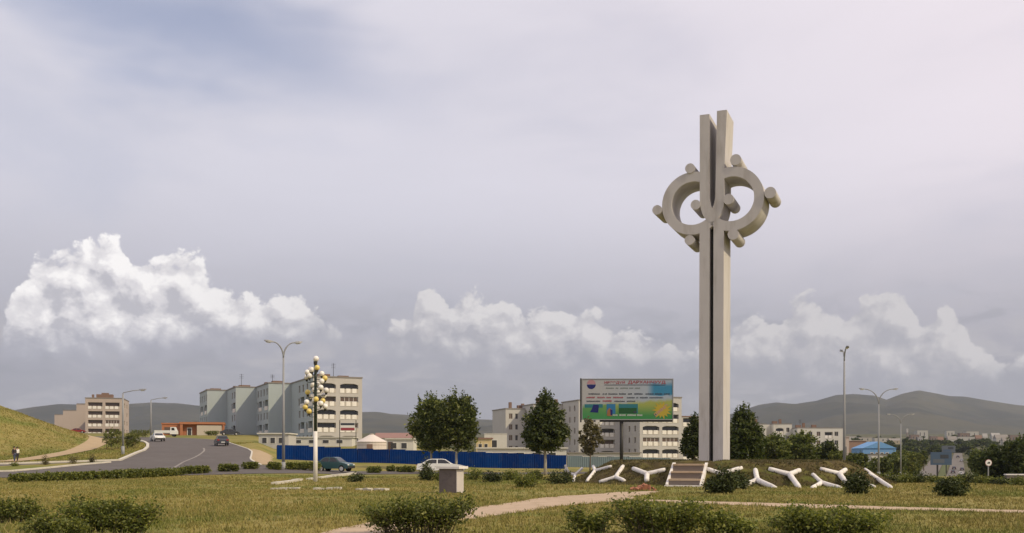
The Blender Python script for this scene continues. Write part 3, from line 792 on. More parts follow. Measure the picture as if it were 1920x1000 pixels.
    def roof(s, x0, x1, y0, y1, z, m='roof_grey', lip=0.12, vents=(), vm='roof_brown'):
        r = MB().box(x0-lip, x1+lip, y0-lip, y1+lip, z+0.004, z+0.26).build('roof', MATS[m], s.o)
        for (vx, vy, w, d, h) in vents:
            MB().box(vx, vx+w, vy, vy+d, z+0.262, z+h).build('roof_vent', MATS[vm], r)
            if h > 1.5: pass
        return r
    def antenna(s, x, y, z, h):
        mb = MB().tube([(x, y, z), (x, y, z+h)], 0.05, 5); 
        for k in (0.7, 0.82, 0.94): mb.tube([(x-.5, y, z+h*k), (x+.5, y, z+h*k)], 0.03, 4)
        mb.build('antenna', MATS['dark_metal'], s.o)
    def body(s, x0, x1, y0, y1, z0, z1, m, sides='rbl'):
        """plain remaining walls"""
        mb = MB()
        if 'r' in sides: mb.add([(x1,y0,z0),(x1,y1,z0),(x1,y1,z1),(x1,y0,z1)], [(0,1,2,3)])
        if 'b' in sides: mb.add([(x1,y1,z0),(x0,y1,z0),(x0,y1,z1),(x1,y1,z1)], [(0,1,2,3)])
        if 'l' in sides: mb.add([(x0,y1,z0),(x0,y0,z0),(x0,y0,z1),(x0,y1,z1)], [(0,1,2,3)])
        if 'f' in sides: mb.add([(x0,y0,z0),(x1,y0,z0),(x1,y0,z1),(x0,y0,z1)], [(0,1,2,3)])
        mb.build('wall', MATS[m], s.o)

def win(x, z, w=1.0, h=1.35, **k): return dict(kind='window', x0=x, x1=x+w, z0=z, z1=z+h, d=0.22, **k)
def log(x, z, w, h=2.0, **k): return dict(kind='loggia', x0=x, x1=x+w, z0=z, z1=z+h, d=0.8, **k)
def front_ops(cols, w, nf, zf, seed, plain=()):
    """two columns of balconies per floor, arched on every other floor"""
    r = random.Random(seed); ops = []
    for f in range(nf):
        for i, x in enumerate(cols):
            z = zf+f*FH+0.1
            if (f % 2) == 0: ops.append(log(x, z, w, arch=0.3))
            else: ops.append(log(x, z, w, glazed=r.random() < 0.6, pane=r.choice(['pane', 'pane_brown'])))
    return ops

# --- stepped mint-green block behind the blue fence
A1 = math.atan2(0.40, 0.916)
zr = 18.25; z0 = 3.0
B1 = Bld('apartment_block', 'pale mint stepped apartment block behind the ornamental globe lamp and blue fence', A1, (-41.8, 213, 0))
fz = zr-0.55-5*FH
def left_ops(L, seed, dense):
    """long side seen at a slant: narrow windows and recessed bays; x runs from the far end to the near end"""
    ops = []
    for f in range(5):
        z = fz+f*FH
        for k in range(dense):
            bx = L-7.2-k*8.0
            if bx < 0.5: break
            if f % 2 == 0:
                ops += [win(bx+0.8, z+0.7, 1.5, 1.6), win(bx+4.6, z+0.7, 1.5, 1.6)]
            else:
                ops += [dict(kind='loggia', x0=bx+2.4, x1=bx+6.4, z0=z+0.1, z1=z+2.45, d=0.9, ph=0.9), win(bx+0.3, z+0.7, 1.5, 1.6)]
    return ops
secs = [(0.0, 10.56, 0.0, 23.0), (-5.2, 7.0, 22.9, 39.4), (-10.1, 3.0, 39.3, 54.2), (-15.0, -2.0, 54.1, 70.0)]
for i, (x0, x1, y0, y1) in enumerate(secs):
    if i == 0: B1.facade((x0, y0), 0, x1-x0, z0, zr-z0, front_ops((0.9, 5.75), 3.95, 5, fz, 2), 'cream_wall')
    else: B1.body(x0, x1, y0, y1, z0, zr, 'mint_wall', 'f')
    B1.facade((x0, y1), -math.pi/2, y1-y0, z0, zr-z0, left_ops(y1-y0, i, 3 if i == 0 else 2), 'mint_wall')
    B1.body(x0, x1, y0, y1, z0, zr, 'mint_wall', 'rb')
    B1.roof(x0, x1, y0, y1, zr, vents=[(x0+1.5, y0+2+i, 2.6, 2.0, 0.85), (x0+6.2, y0+3, 2.2, 1.6, 0.7), (x0+0.9, y0+9, 2.0, 2.0, 0.9)])
B1.antenna(4.8, 2.0, zr, 3.2); B1.antenna(-8.5, 41, zr, 3.4); B1.antenna(-3.0, 30, zr, 2.6)

# --- long grey stepped block behind the advertising board
A2 = math.atan2(0.30, 0.954)
B2 = Bld('apartment_block', 'long light grey stepped apartment block behind the advertising board', A2, (30.4, 241, 0))
zr2 = 15.6; fz = zr2-0.55-5*FH
def rel(pt, O, ang):
    d = Vector((pt[0]-O[0], pt[1]-O[1])); c, s_ = math.cos(-ang), math.sin(-ang)
    return (d.x*c-d.y*s_, d.x*s_+d.y*c)
cs = [(30.4,241),(27.1,251.4),(16.3,248.0),(12.9,258.7),(5.4,256.3),(3.4,262.6),(-1.65,261.0)]
L_ = [rel(p, (30.4,241), A2) for p in cs]
tops = [zr2, zr2-0.4, zr2-1.0, zr2-1.9]
sec2 = [(0.0, 11.0, 0.0, 14.0)]
for k in range(3):
    a, b = L_[1+2*k], L_[2+2*k]
    sec2.append((b[0], a[0]+3.0, a[1]-0.05, a[1]+12.0))
for i, (x0, x1, y0, y1) in enumerate(sec2):
    zt = tops[i]; fz = zt-0.55-5*FH; zb = -1.5
    w = x1-x0
    if i == 0: ops = front_ops((0.75, 5.85), 4.35, 5, fz, 8)
    elif i == 1:
        ops = front_ops((5.7,), 3.9, 5, fz, 5)+[win(1.4, fz+f*FH+0.8, 1.1, 1.4) for f in range(5)]+[win(3.5, fz+f*FH+0.8, 1.0, 1.4) for f in range(5)]
    elif i == 2: ops = [log(1.2, fz+f*FH+0.1, 2.3) for f in range(5)]+[win(4.6, fz+f*FH+0.7, 1.2, 1.5) for f in range(5)]
    else: ops = [win(0.9, fz+f*FH+0.8, 0.95, 1.4, pane='pane_brown') for f in range(5)]+[win(2.6, fz+f*FH+0.8, 0.75, 1.4) for f in range(5)]
    B2.facade((x0, y0), 0, w, zb, zt-zb, ops, 'grey_wall')
    L = y1-y0
    ops = [win(L-3.2, fz+f*FH+0.8, 0.95, 1.4) for f in range(5)]+[win(L-6.6, fz+f*FH+0.8, 0.95, 1.4) for f in range(5)]
    if i == 3: ops = []
    B2.facade((x0, y1), -math.pi/2, L, zb, zt-zb, ops, 'grey_wall')
    B2.body(x0, x1, y0, y1, zb, zt, 'grey_wall', 'rb')
    B2.roof(x0, x1, y0, y1, zt, vents=[(x0+1.6, y0+2.0, 0.7, 0.7, 1.9), (x0+4.3, y0+3.0, 1.5, 1.2, 1.2), (x0+w*0.62, y0+2.4, 0.7, 0.7, 1.6)])
# recessed further wing right of the front
B2.facade((11.0, 1.6), 0, 6.5, -1.5, 12.6, [log(1.2, 0.4+f*FH+0.1, 3.8) for f in range(4)], 'grey_wall')
B2.body(11.0, 17.5, 1.6, 12, -1.5, 11.1, 'grey_wall', 'rb'); B2.roof(11.15, 17.5, 1.6, 12, 11.1, m='roof_brown', lip=0.1)

# --- pinkish block far up the road on the left
B3 = Bld('apartment_block', 'pinkish beige stepped apartment block at the far end of the left road', R(15), (-143.2, 340, 0))
zr3 = 21.0; fz = zr3-0.7-4*2.95
FHs = FH; FH = 2.95
ops = []
for f in range(4):
    for i, x in enumerate((0.9, 6.3)):
        ops.append(log(x, fz+f*FH+0.1, 4.5, 2.2, pane='pane_brown', glazed=(f == 1 and i == 1)))
B3.facade((0, 0), 0, 11.8, 6.0, zr3-6.0, ops, 'pink_wall')
B3.facade((11.8, 0), math.pi/2, 20.0, 6.0, zr3-6.0, [win(4, fz+f*FH+0.8, 3.0, 1.4) for f in (0, 1, 3)]+[win(12.0, fz+f*FH+0.8, 3.0, 1.4) for f in range(4)], 'pink_wall')
B3.body(0, 11.8, 0, 20, 6.0, zr3, 'pink_wall', 'lb')
B3.roof(0, 11.8, 0, 20, zr3, vents=[(3.2, 2, 5.2, 3, 1.5), (4.8, 2.4, 2.2, 2.0, 2.0), (1.8, 2, 0.7, 0.7, 1.4)])
for (x0, x1, y0, y1) in ((0.0, 8.0, 20.05, 41.7), (-8.8, 3.0, 41.75, 100.3), (-22.6, -8.0, 100.35, 150), (-34.1, -20, 150.05, 170)):
    B3.body(x0, x1, y0, y1, 6, zr3, 'pink_wall', 'frbl'); B3.roof(x0+.2, x1, y0, y1, zr3-.03)
FH = FHs

# --- pale block in the valley on the right
B4 = Bld('apartment_block', 'pale grey-white apartment block above the trees right of the monument', 0.0, (0, 330, 0))
def xr(px): return (px-960)/F*330
zr4 = 11.9; fz = zr4-0.5-5*FH; zb = -6
for (a, b, y0, zt, cw) in ((1404, 1437, 0, zr4, 'A'), (1437.2, 1450, 3.0, zr4, 'N'), (1450.2, 1485, 0.0, zr4, 'C'), (1485.2, 1573, -6.0, 10.45, 'D')):
    x0, x1 = xr(a), xr(b); w = x1-x0; fz = zt-0.5-5*FH; ops = []
    for f in range(5):
        z = fz+f*FH
        if cw == 'A': ops += ([win(2.8, z+.8, 1.1, 1.4)] if f % 2 == 0 else [log(2.6, z+.1, 2.6, arch=.28)])
        if cw == 'C': ops += [log(0.8, z+.1, 2.5, arch=.28), win(4.2, z+.8, 1.0, 1.4)]
        if cw == 'D': ops += [win(1.0, z+.8, 1.2, 1.4), win(3.6, z+.8, 1.2, 1.4), win(6.2, z+.8, 1.2, 1.4, pane='pane_brown'), log(8.8, z+.1, 2.5), win(11.9, z+.8, 1.2, 1.4)]
    B4.facade((x0, y0), 0, w, zb, zt-zb, ops, 'white_wall')
    B4.body(x0, x1, y0, 14, zb, zt, 'white_wall', 'rbl')
    if cw != 'N': B4.roof(x0, x1, y0, 13, zt, m='roof_grey', lip=0.06, vents=[(x0+1.0, y0+5, 1.6, 1.2, 1.2), (x0+3.4, y0+6, 0.8, 0.8, 1.9)]+([(x0+6.2, y0+5, 1.4, 1.2, 1.3)] if cw == 'D' else []))
B4.antenna(xr(1428), 5, zr4, 2.8); B4.antenna(xr(1500), 0, 10.45, 3.0)

# --- orange shop by the road
o = thing('orange_shop', 'low orange flat-roofed shop with beige panel beside the rising road', 'shop', (-77.0, 235, H(-72, 235)-0.25), math.atan2(0.25, 0.97))
zt = 3.35
MB().box(0, 9.6, 1.2, 9, -0.6, 2.85).build('wall', MATS['orange_wall'], o)
MB().box(-0.15, 10.0, -0.1, 9.2, 2.852, zt).build('fascia', MATS['orange_wall'], o)
MB().box(3.75, 9.3, 0.05, 1.195, -0.6, 2.6).build('panel', MATS['beige_panel'], o)
MB().box(9.5, 9.95, -0.02, 0.6, -0.6, 2.85).build('pillar', MATS['orange_wall'], o)
MB().box(0.0, 0.6, -0.02, 1.19, -0.6, 2.85).build('pillar', MATS['orange_wall'], o)
d = MB().box(1.5, 2.6, 1.05, 1.19, -0.5, 2.1).build('door', MATS['window_white'], o)
MB().box(1.65, 2.45, 1.03, 1.048, 0.2, 1.9).build('pane', MATS['pane'], d)
MB().box(-4.2, -0.004, 2.6, 9, -0.6, 2.9).build('side_wing', MATS['orange_wall'], o)
MB().box(-4.35, -0.16, 2.45, 9.1, 2.904, 3.2).build('fascia', MATS['orange_wall'], o)
MB().box(-3.6, -1.6, 2.5, 2.59, 0.6, 2.2).build('shop_window', MATS['pane_brown'], o)
MB().box(1.0, 9.0, 3.0, 8.0, zt+0.002, zt+0.12).build('roof', MATS['roof_brown'], o)

# --- small buildings behind the fence
def hut(name, label, px0, px1, pyt, D, depth, wm, rm, zb=None, roof='flat', door=True, nwin=2, cat='building', ang=0.0, ov=0.25, group=None, band=0.2, eave=None):
    x0, x1 = (px0-960)/F*D, (px1-960)/F*D; zt = EYE+(HOR-pyt)/F*D
    g = H((x0+x1)/2, D) if zb is None else zb
    o = thing(name, label, cat, (x0, D, g), ang, group); w = x1-x0; h = zt-g
    if roof == 'flat':
        MB().box(0, w, 0, depth, -0.5, h-band).build('wall', MATS[wm], o)
        MB().box(-ov, w+ov, -ov, depth+ov, h-band+0.003, h).build('roof', MATS[rm], o)
        hw = h-band
    else:
        hw = eave*h if eave else (h*0.58 if roof == 'gable' else h*0.62)
        MB().box(0, w, 0, depth, -0.5, hw).build('wall', MATS[wm], o)
        mb = MB()
        if roof == 'gable':       # ridge runs along x
            mb.add([(-ov,-ov,hw+.004),(w+ov,-ov,hw+.004),(w+ov,depth/2,h),(-ov,depth/2,h),(w+ov,depth+ov,hw+.004),(-ov,depth+ov,hw+.004)],
                   [(0,1,2,3),(3,2,4,5),(1,4,2),(0,3,5),(0,5,4,1)])
        else:                     # gable end faces the viewer
            mb.add([(-ov,-ov,hw+.004),(w/2,-ov,h),(w+ov,-ov,hw+.004),(-ov,depth+ov,hw+.004),(w/2,depth+ov,h),(w+ov,depth+ov,hw+.004)],
                   [(0,2,1),(0,1,4,3),(1,2,5,4),(3,4,5),(0,3,5,2)])
        mb.build('roof', MATS[rm], o)
    n = nwin
    for k in range(n):
        ww = min(1.1, w/(n+1)*0.6); x = w*(k+0.7)/(n+0.6)-ww/2
        f = MB().box(x-.06, x+ww+.06, -.05, -.004, hw*0.35, hw*0.78).build('window', MATS['window_white'], o)
        MB().box(x, x+ww, -.062, -.052, hw*0.35+.06, hw*0.78-.06).build('pane', MATS['pane'], f)
    if door:
        MB().box(w*0.02+.1, w*0.02+0.95, -.05, -.004, -.4, min(2.0, hw*0.9)).build('door', MATS['pane_brown'], o)
    return o
hut('concrete_shed', 'low concrete shed with pale slab roof left of the blue fence', 485, 541, 812, 170, 6, 'grey_wall', 'white_wall', nwin=3, door=False)
hut('low_wall_building', 'low white utility building in front of the mint block', 541, 660, 819, 190, 6, 'white_wall', 'white_wall', nwin=4, door=False)
hut('red_roof_house', 'low house with dull red roof behind the white felt tent', 702, 768, 811, 200, 8, 'white_wall', 'roof_red', roof='gable', nwin=3, door=False)
hut('white_store', 'small white store with dark doorway right of the felt tent', 725, 775, 822, 170, 6, 'white_wall', 'white_wall', nwin=2)
hut('yellow_house', 'small yellowish house seen right of the twin trees', 893, 921, 821, 185, 6, 'yellow_wall', 'roof_red', nwin=2, door=False)
hut('white_house', 'plain white boxy house left of the grey apartment block', 908, 950, 813, 200, 8, 'white_wall', 'white_wall', nwin=1, door=False, band=0.12, ov=0.05)
hut('white_garage', 'long low white garage just above the blue fence', 895, 1062, 839, 150, 5, 'white_wall', 'white_wall', nwin=5, door=False)
hut('white_garage', 'low whitish garage above the pale blue fence under the board', 1066, 1200, 848, 160, 5, 'white_wall', 'roof_grey', nwin=4, door=False)
hut('brick_house', 'small pink-brown house right of the pale apartment block', 1573, 1592, 819, 345, 8, 'pink_wall', 'pink_wall', zb=-6, nwin=2, door=False)
hut('brick_house', 'brown building with dark window band left of the blue house', 1592, 1624, 826, 360, 9, 'brick_brown', 'pink_wall', zb=-6, nwin=3, door=False)
bh = hut('blue_house', 'bright blue house with wide gable in the valley', 1618, 1680, 828, 300, 10, 'blue_wall', 'blue_roof', zb=-4.2, roof='front', nwin=0, door=False, eave=.80)
for k in range(4):
    f = MB().box(2.2+k*1.5, 3.1+k*1.5, -.06, -.004, 5.6, 6.9).build('window', MATS['window_white'], bh); MB().box(2.3+k*1.5, 3.0+k*1.5, -.075, -.062, 5.7, 6.8).build('pane', MATS['pane'], f)
hut('grey_annex', 'low grey building in front of the blue house', 1634, 1702, 851, 285, 6, 'white_wall', 'roof_grey', zb=-4.5, nwin=5, door=False)

# rooftop-lined far town along the valley
rt = random.Random(12)
cols_ = ['white_wall', 'pink_wall', 'grey_wall', 'cream_wall', 'brick_brown', 'yellow_wall']
town = [(1612,1626,838,430),(1700,1716,823,980),(1708,1724,815,1050),(1722,1730,820,1040),(1745,1758,818,1000),(1757,1770,819,1010),(1778,1795,818,980),(1796,1828,819,1000),
        (1800,1818,812,1150),(1830,1842,816,1060),(1843,1852,813,1120),(1868,1892,815,1000),(1880,1893,820,930),(1894,1915,816,1040),(1912,1935,818,980),
        (1668,1690,822,1020),(1640,1664,821,1060),(1610,1636,820,1100),(1580,1606,818,1150),(1860,1876,812,1200),(1700,1703,804,1400),(1720,1740,807,1300),(1775,1790,808,1350),(1812,1835,809,1320)]
ORD = ['first','second','third','fourth','fifth','sixth','seventh','eighth','ninth','tenth','eleventh','twelfth','thirteenth','fourteenth','fifteenth','sixteenth','seventeenth','eighteenth','nineteenth','twentieth','twenty-first','twenty-second','twenty-third','twenty-fourth']
CNAME = dict(white_wall='whitish', pink_wall='pinkish', grey_wall='light grey', cream_wall='cream', brick_brown='brown', yellow_wall='yellowish')
for q_, c_ in (('white_wall', (.40,.39,.36)), ('pink_wall', (.33,.27,.24)), ('grey_wall', (.34,.33,.32)), ('cream_wall', (.36,.34,.30)), ('brick_brown', (.20,.15,.13)), ('yellow_wall', (.36,.31,.22))): mat('town_'+q_, c_, .9, .08, .2)
town.sort(key=lambda q: (q[0]+q[1])/2)
for i, (a, b, t_, D) in enumerate(town):
    wm = cols_[rt.randrange(6)] if i % 3 else 'white_wall'; rm = ['roof_grey','white_wall','roof_brown','roof_grey'][rt.randrange(4)]; rk = ['flat','flat','gable'][rt.randrange(3)]
    hut('town_building', 'small %s %s building, %s from the left in the far valley town' % (CNAME[wm], 'flat-roofed' if rk == 'flat' else 'pitched-roof', ORD[i]), a, b, t_, D, (b-a)/F*D*0.6, 'town_'+wm, 'town_grey_wall' if rm == 'white_wall' else rm,
        roof=rk, nwin=2, door=False, group='far town buildings', ov=0.1)

# --- white felt tent behind the fence
D = 160; c = P(697, 842, D)
gz = H(c.x, D); o = thing('felt_tent', 'round white felt tent with conical roof behind the blue fence', 'tent', (c.x, D, gz))
r_ = 27.5/F*D; ztop = EYE+(HOR-814)/F*D-gz; zw = EYE+(HOR-829)/F*D-gz
MB().lathe([(r_,-0.5),(r_,zw)], 28).build('wall', MATS['felt_white'], o, smooth=False)
MB().lathe([(r_+.1,zw-.05),(r_+.08,zw+.06),(r_*0.55,zw+(ztop-zw)*0.52),(r_*0.16,ztop-0.12),(0.02,ztop-0.1)], 28).build('roof', MATS['felt_white'], o)
MB().lathe([(r_*0.15,ztop-0.14),(r_*0.15,ztop+.02),(0.02,ztop+.06)], 16).build('crown_ring', MATS['felt_band'], o)
for k in (0.35, 0.72): MB().lathe([(r_+.02,zw*k),(r_+.02,zw*k+.1)], 28).build('strap', MATS['felt_band'], o)
MB().box(-0.45, 0.45, -r_-0.08, -r_+0.12, 0, 1.6).build('door', MATS['roof_brown'], o)
# ------------------------------------------------------------------ fences
D0 = 125.0
fx0, fx1 = (519-960)/F*D0, (1062-960)/F*D0
FN = thing('blue_fence', 'solid blue corrugated sheet fence across the middle of the scene', 'fence', (0, 0, 0))
n = 18; pw = (fx1-fx0)/n; rf = random.Random(5)
def corr(w, h, m, nr=9, dp=0.03):
    mb = MB(); vs = []; fs = []; k = nr*4; 
    for i in range(k+1):
        x = w*i/k; y = -dp if (i % 4) in (1, 2) else 0.0
        vs += [(x, y, 0), (x, y, h)]
    for i in range(k): fs.append((2*i, 2*i+2, 2*i+3, 2*i+1))
    mb.add(vs, fs); me = bpy.data.meshes.new('sheet'); me.from_pydata(mb.v, [], mb.f); me.materials.append(m); return me
sheets = [corr(pw-0.015, 2.0, MATS[q]) for q in ('blue_sheet', 'blue_sheet_faded', 'blue_sheet_deep')]
def fence_top(px): return float(np.interp(px, [519, 585, 586, 650, 651, 760, 860, 1062], [834.5, 836, 837, 840, 841, 843.5, 846.5, 853.5]))
for i in range(n):
    x = fx0+i*pw; px = 960+(x+pw/2)/D0*F; zt = EYE+(HOR-fence_top(px))/F*D0+rf.uniform(-.045, .045)
    s = put('sheet', sheets[rf.choice((0, 0, 1, 2))], FN, (x, D0+rf.uniform(-.015, .015), zt-2.0)); s.rotation_euler = (0, R(rf.uniform(-.9, .9)), 0)
    MB().box(x-.04, x+.04, D0+0.05, D0+.13, zt-2.4, zt-0.1).build('post', MATS['dark_metal'], FN)
FP2 = thing('pale_fence', 'low pale blue sheet fence running behind the mound', 'fence', (0, 0, 0))
D1 = 138.0; x0 = (1064-960)/F*D1; x1 = (1450-960)/F*D1; n = 14; pw = (x1-x0)/n; sheet2 = corr(pw-.02, 1.7, MATS['pale_blue_sheet'], 7)
for i in range(n):
    x = x0+i*pw; g = H(x, D1); put('sheet', sheet2, FP2, (x, D1, g-0.22+rf.uniform(-.04, .04)))
    MB().box(x-.04, x+.04, D1+0.03, D1+.1, g-.3, g+1.55).build('post', MATS['galvanised'], FP2)

# ------------------------------------------------------------------ advertising board
D = 110.0; s_ = D/F
bc = P(1176.5, 749, D); gz = H(P(1166, 860, D).x, D)
BB = thing('advertising_board', 'large advertising board on a single post with green and blue printed poster', 'billboard', (bc.x, D, gz))
bz = bc.z-gz; bw, bh_ = 172*s_, 77.5*s_
MB().tube([((1166-1176.5)*s_, 0.35, -0.5), ((1166-1176.5)*s_, 0.35, bz-bh_/2+0.4)], 0.2, 12).build('post', MATS['dark_metal'], BB, smooth=True)
MB().box(-bw/2, bw/2, 0.02, 0.26, bz-bh_/2, bz+bh_/2).build('panel', MATS['galvanised'], BB)
MB().box(-bw*0.3, bw/2-0.05, 0.1, 0.6, bz-bh_/2-0.2, bz-bh_/2-0.004).build('walkway', MATS['dark_metal'], BB)
fr = MB(); t_ = 0.09
fr.box(-bw/2, bw/2, -.05, .018, bz+bh_/2-t_, bz+bh_/2); fr.box(-bw/2, bw/2, -.05, .018, bz-bh_/2, bz-bh_/2+t_)
fr.box(-bw/2, -bw/2+t_, -.05, .018, bz-bh_/2+t_, bz+bh_/2-t_); fr.box(bw/2-t_, bw/2, -.05, .018, bz-bh_/2+t_, bz+bh_/2-t_)
fr.build('frame', MATS['galvanised'], BB)
MB().box(-bw/2-0.16, -bw/2-0.004, -0.02, 0.2, bz-bh_/2-0.25, bz+bh_/2+0.04).build('edge_bar', MATS['dark_metal'], BB)
def poster_mat():
    m = bpy.data.materials.new('poster'); m.use_nodes = True; t = m.node_tree; N = NT(t); b = t.nodes['Principled BSDF']; b.inputs['Roughness'].default_value = 0.55
    tc = N.n('ShaderNodeTexCoord'); sp = N.n('ShaderNodeSeparateXYZ'); t.links.new(tc.outputs['Object'], sp.inputs[0])
    x = N.m('DIVIDE', sp.outputs[0], bw); z = N.m('DIVIDE', sp.outputs[2], bh_)      # -0.5 .. 0.5
    nz = N.noise(tc.outputs['Object'], 0.9, 4, 0.6)
    zw = N.m('ADD', z, N.m('MULTIPLY', N.m('SUBTRACT', nz, 0.5), 0.22))
    c = N.mix(N.ss(x, -0.5, 0.4), (0.34, 0.34, 0.345), (0.28, 0.33, 0.40))
    sky = N.m('MULTIPLY', N.ss(x, 0.20, 0.30), N.m('MULTIPLY', N.ss(zw, 0.06, 0.13), N.ss(zw, 0.46, 0.30)))
    c = N.mix(sky, c, (0.02, 0.17, 0.31))
    g = N.mix(N.ss(z, -0.45, -0.05), (0.02, 0.18, 0.045), (0.27, 0.30, 0.065))
    g = N.mix(N.m('MULTIPLY', N.ss(x, -0.02, -0.35), 0.7), g, (0.04, 0.21, 0.065))
    gm = N.ss(N.m('SUBTRACT', zw, N.m('MULTIPLY', x, 0.16)), -0.02, -0.14)
    c = N.mix(gm, c, g)
    t.links.new(c, b.inputs['Base Color']); MATS['poster'] = m
poster_mat()
hw_, hh_ = bw/2-t_-.005, bh_/2-t_-.005
face = MB().box(-hw_, hw_, -.006, .012, -hh_, hh_).build('poster', MATS['poster'], BB); face.location = (0, 0, bz)
def bp(X, Y): return ((X-925)/1650*bw, -(Y-462)/735*bh_)       # poster drawing units -> metres on the face
for nm, c in (('print_red', (0.42,0.08,0.10)), ('print_dark', (0.05,0.06,0.08)), ('print_navy', (0.012,0.02,0.16)), ('print_pink', (0.52,0.28,0.32)), ('print_white', (0.62,0.66,0.64)),
              ('print_teal', (0.03,0.20,0.24)), ('print_green', (0.015,0.10,0.03)), ('print_blue', (0.03,0.20,0.42)), ('print_yellow', (0.55,0.42,0.05)), ('print_orange', (0.36,0.17,0.07)), ('print_grey', (0.20,0.24,0.20))):
    mat(nm, tuple(v*.7 for v in c), 0.55)
def flat(name, pts, m, lift=0.012, parent=None):
    q = [bp(*p) for p in pts]; mb = MB(); mb.add([(a, -.006-lift, b) for a, b in q], [tuple(range(len(q)))])
    return mb.build(name, MATS[m], face)
def rect(name, x0, y0, x1, y1, m, lift=0.012): return flat(name, [(x0,y1),(x1,y1),(x1,y0),(x0,y0)], m, lift)
def half(cy, r, up, m):
    pts = [(275+r*math.cos(a), cy-r*math.sin(a)*(1 if up else -1)) for a in [math.pi*k/14 for k in range(15)]]
    flat('emblem_half', pts, m)
half(192, 78, True, 'print_pink'); half(200, 80, False, 'print_navy')
def text(body, x0, x1, ytop, ybot, m, rot=0.0, bold=0.0):
    cu = bpy.data.curves.new('lettering', 'FONT'); cu.body = body; cu.align_x = 'CENTER'; cu.align_y = 'CENTER'; cu.offset = bold
    tmp = bpy.data.objects.new('tmp', cu); col.objects.link(tmp); dg = bpy.context.evaluated_depsgraph_get(); dg.update()
    me = bpy.data.meshes.new_from_object(tmp.evaluated_get(dg)); bpy.data.objects.remove(tmp)
    if len(me.vertices) == 0: return
    v = np.array([q.co[:] for q in me.vertices]); lo, hi = v.min(0), v.max(0)
    a, b = bp(x0, ytop), bp(x1, ybot); W_, H_ = b[0]-a[0], a[1]-b[1]
    me.materials.clear(); me.materials.append(MATS[m])
    cx, cz = (a[0]+b[0])/2, (a[1]+b[1])/2
    for q in me.vertices:
        tx = (q.co.x-(lo[0]+hi[0])/2)/(hi[0]-lo[0])*W_; tz = (q.co.y-(lo[1]+hi[1])/2)/(hi[1]-lo[1])*H_
        q.co = (cx+tx*math.cos(rot)-tz*math.sin(rot), -.03, cz+tx*math.sin(rot)+tz*math.cos(rot))
    return put('lettering', me, face)
text('ИРЭЭДҮЙ', 510, 880, 130, 192, 'print_red', bold=0.02)
text('ДАРХАНЧУУД', 935, 1610, 130, 192, 'print_red', bold=0.02)
rect('rule', 510, 202, 1610, 212, 'print_dark', 0.02)
rw = random.Random(2)
def words(segs, y, h, m):
    """lines of print too small to read: letter-sized strokes in word groups"""
    mb = MB()
    for (a, b) in segs:
        x = a
        while x < b-10:
            w = rw.uniform(9, 15); hh2 = h*rw.uniform(.75, 1.0); q0 = bp(x, y+h/2); q1 = bp(min(x+w, b), y+h/2-hh2)
            mb.add([(q0[0],-.028,q0[1]),(q1[0],-.028,q0[1]),(q1[0],-.028,q1[1]),(q0[0],-.028,q1[1])], [(0,1,2,3)]); x += w+rw.uniform(5, 8)
    tag(mb.build('lettering', MATS[m], face), kind='stuff')
words([(540,690),(715,775),(800,940),(960,1030),(1060,1160)], 262, 20, 'print_grey')
words([(225,445),(480,510),(525,555),(585,745),(775,910),(935,1020),(1050,1200),(1250,1400),(1420,1560),(1580,1700)], 365, 26, 'print_dark')
words([(190,345),(385,520),(550,630),(670,860)], 428, 28, 'print_red'); words([(915,1055),(1085,1130),(1150,1290),(1320,1580)], 432, 24, 'print_dark')
words([(190,440),(690,885),(915,1080)], 495, 24, 'print_dark'); words([(480,650)], 490, 34, 'print_red')
rect('picture', 155, 548, 480, 610, 'print_teal'); flat('picture', [(250,690),(400,700),(410,560),(310,560),(290,620)], 'print_navy', 0.018)
rect('picture', 550, 545, 708, 720, 'print_blue'); flat('picture', [(555,755),(640,765),(650,650),(600,615),(560,660)], 'print_orange', 0.018); flat('picture', [(620,745),(655,745),(655,650),(615,640)], 'print_navy', 0.022)
rect('picture', 768, 545, 1112, 715, 'print_teal'); rect('picture', 770, 615, 1090, 712, 'print_green', 0.018); rect('picture', 1035, 672, 1085, 705, 'print_dark', 0.022)
words([(660,760),(780,900),(920,1080),(1100,1205)], 742, 30, 'print_white')
star = []
for k in range(28):
    a = 2*math.pi*k/28; q = (1.0 if k % 2 == 0 else 0.55)*(190 if k % 4 else 165); star.append((1545+q*math.cos(a), 655+q*0.92*math.sin(a)))
flat('starburst', star, 'print_yellow', 0.016)
text('ШИНЭ', 1380, 1680, 625, 680, 'print_pink', rot=R(38), bold=0.02)

# small red-white board on two poles before the mint block
D = 165.0; c = P(652, 838, D); gz = H(c.x, D); s_ = D/F
SB = thing('notice_board', 'red and white notice board on two dark poles before the mint block', 'board', (c.x, D, gz))
for x in (-15.0, 15.5): MB().tube([(x*s_, 0, -0.4), (x*s_, 0, EYE+(HOR-788)/F*D-gz)], 0.07, 6).build('pole', MATS['dark_metal'], SB)
zb_ = EYE+(HOR-808)/F*D-gz; zt_ = EYE+(HOR-793)/F*D-gz
q = MB().box(-13.5*s_, 13.5*s_, -.06, .03, zb_, zt_).build('panel', MATS['window_white'], SB)
MB().box(-13*s_, 13*s_, -.075, -.062, zb_+.05, zb_+(zt_-zb_)*.38).build('red_band', MATS['print_red'], q)
MB().box(-13*s_, 13*s_, -.075, -.062, zt_-(zt_-zb_)*.3, zt_-.05).build('dark_band', MATS['print_dark'], q)

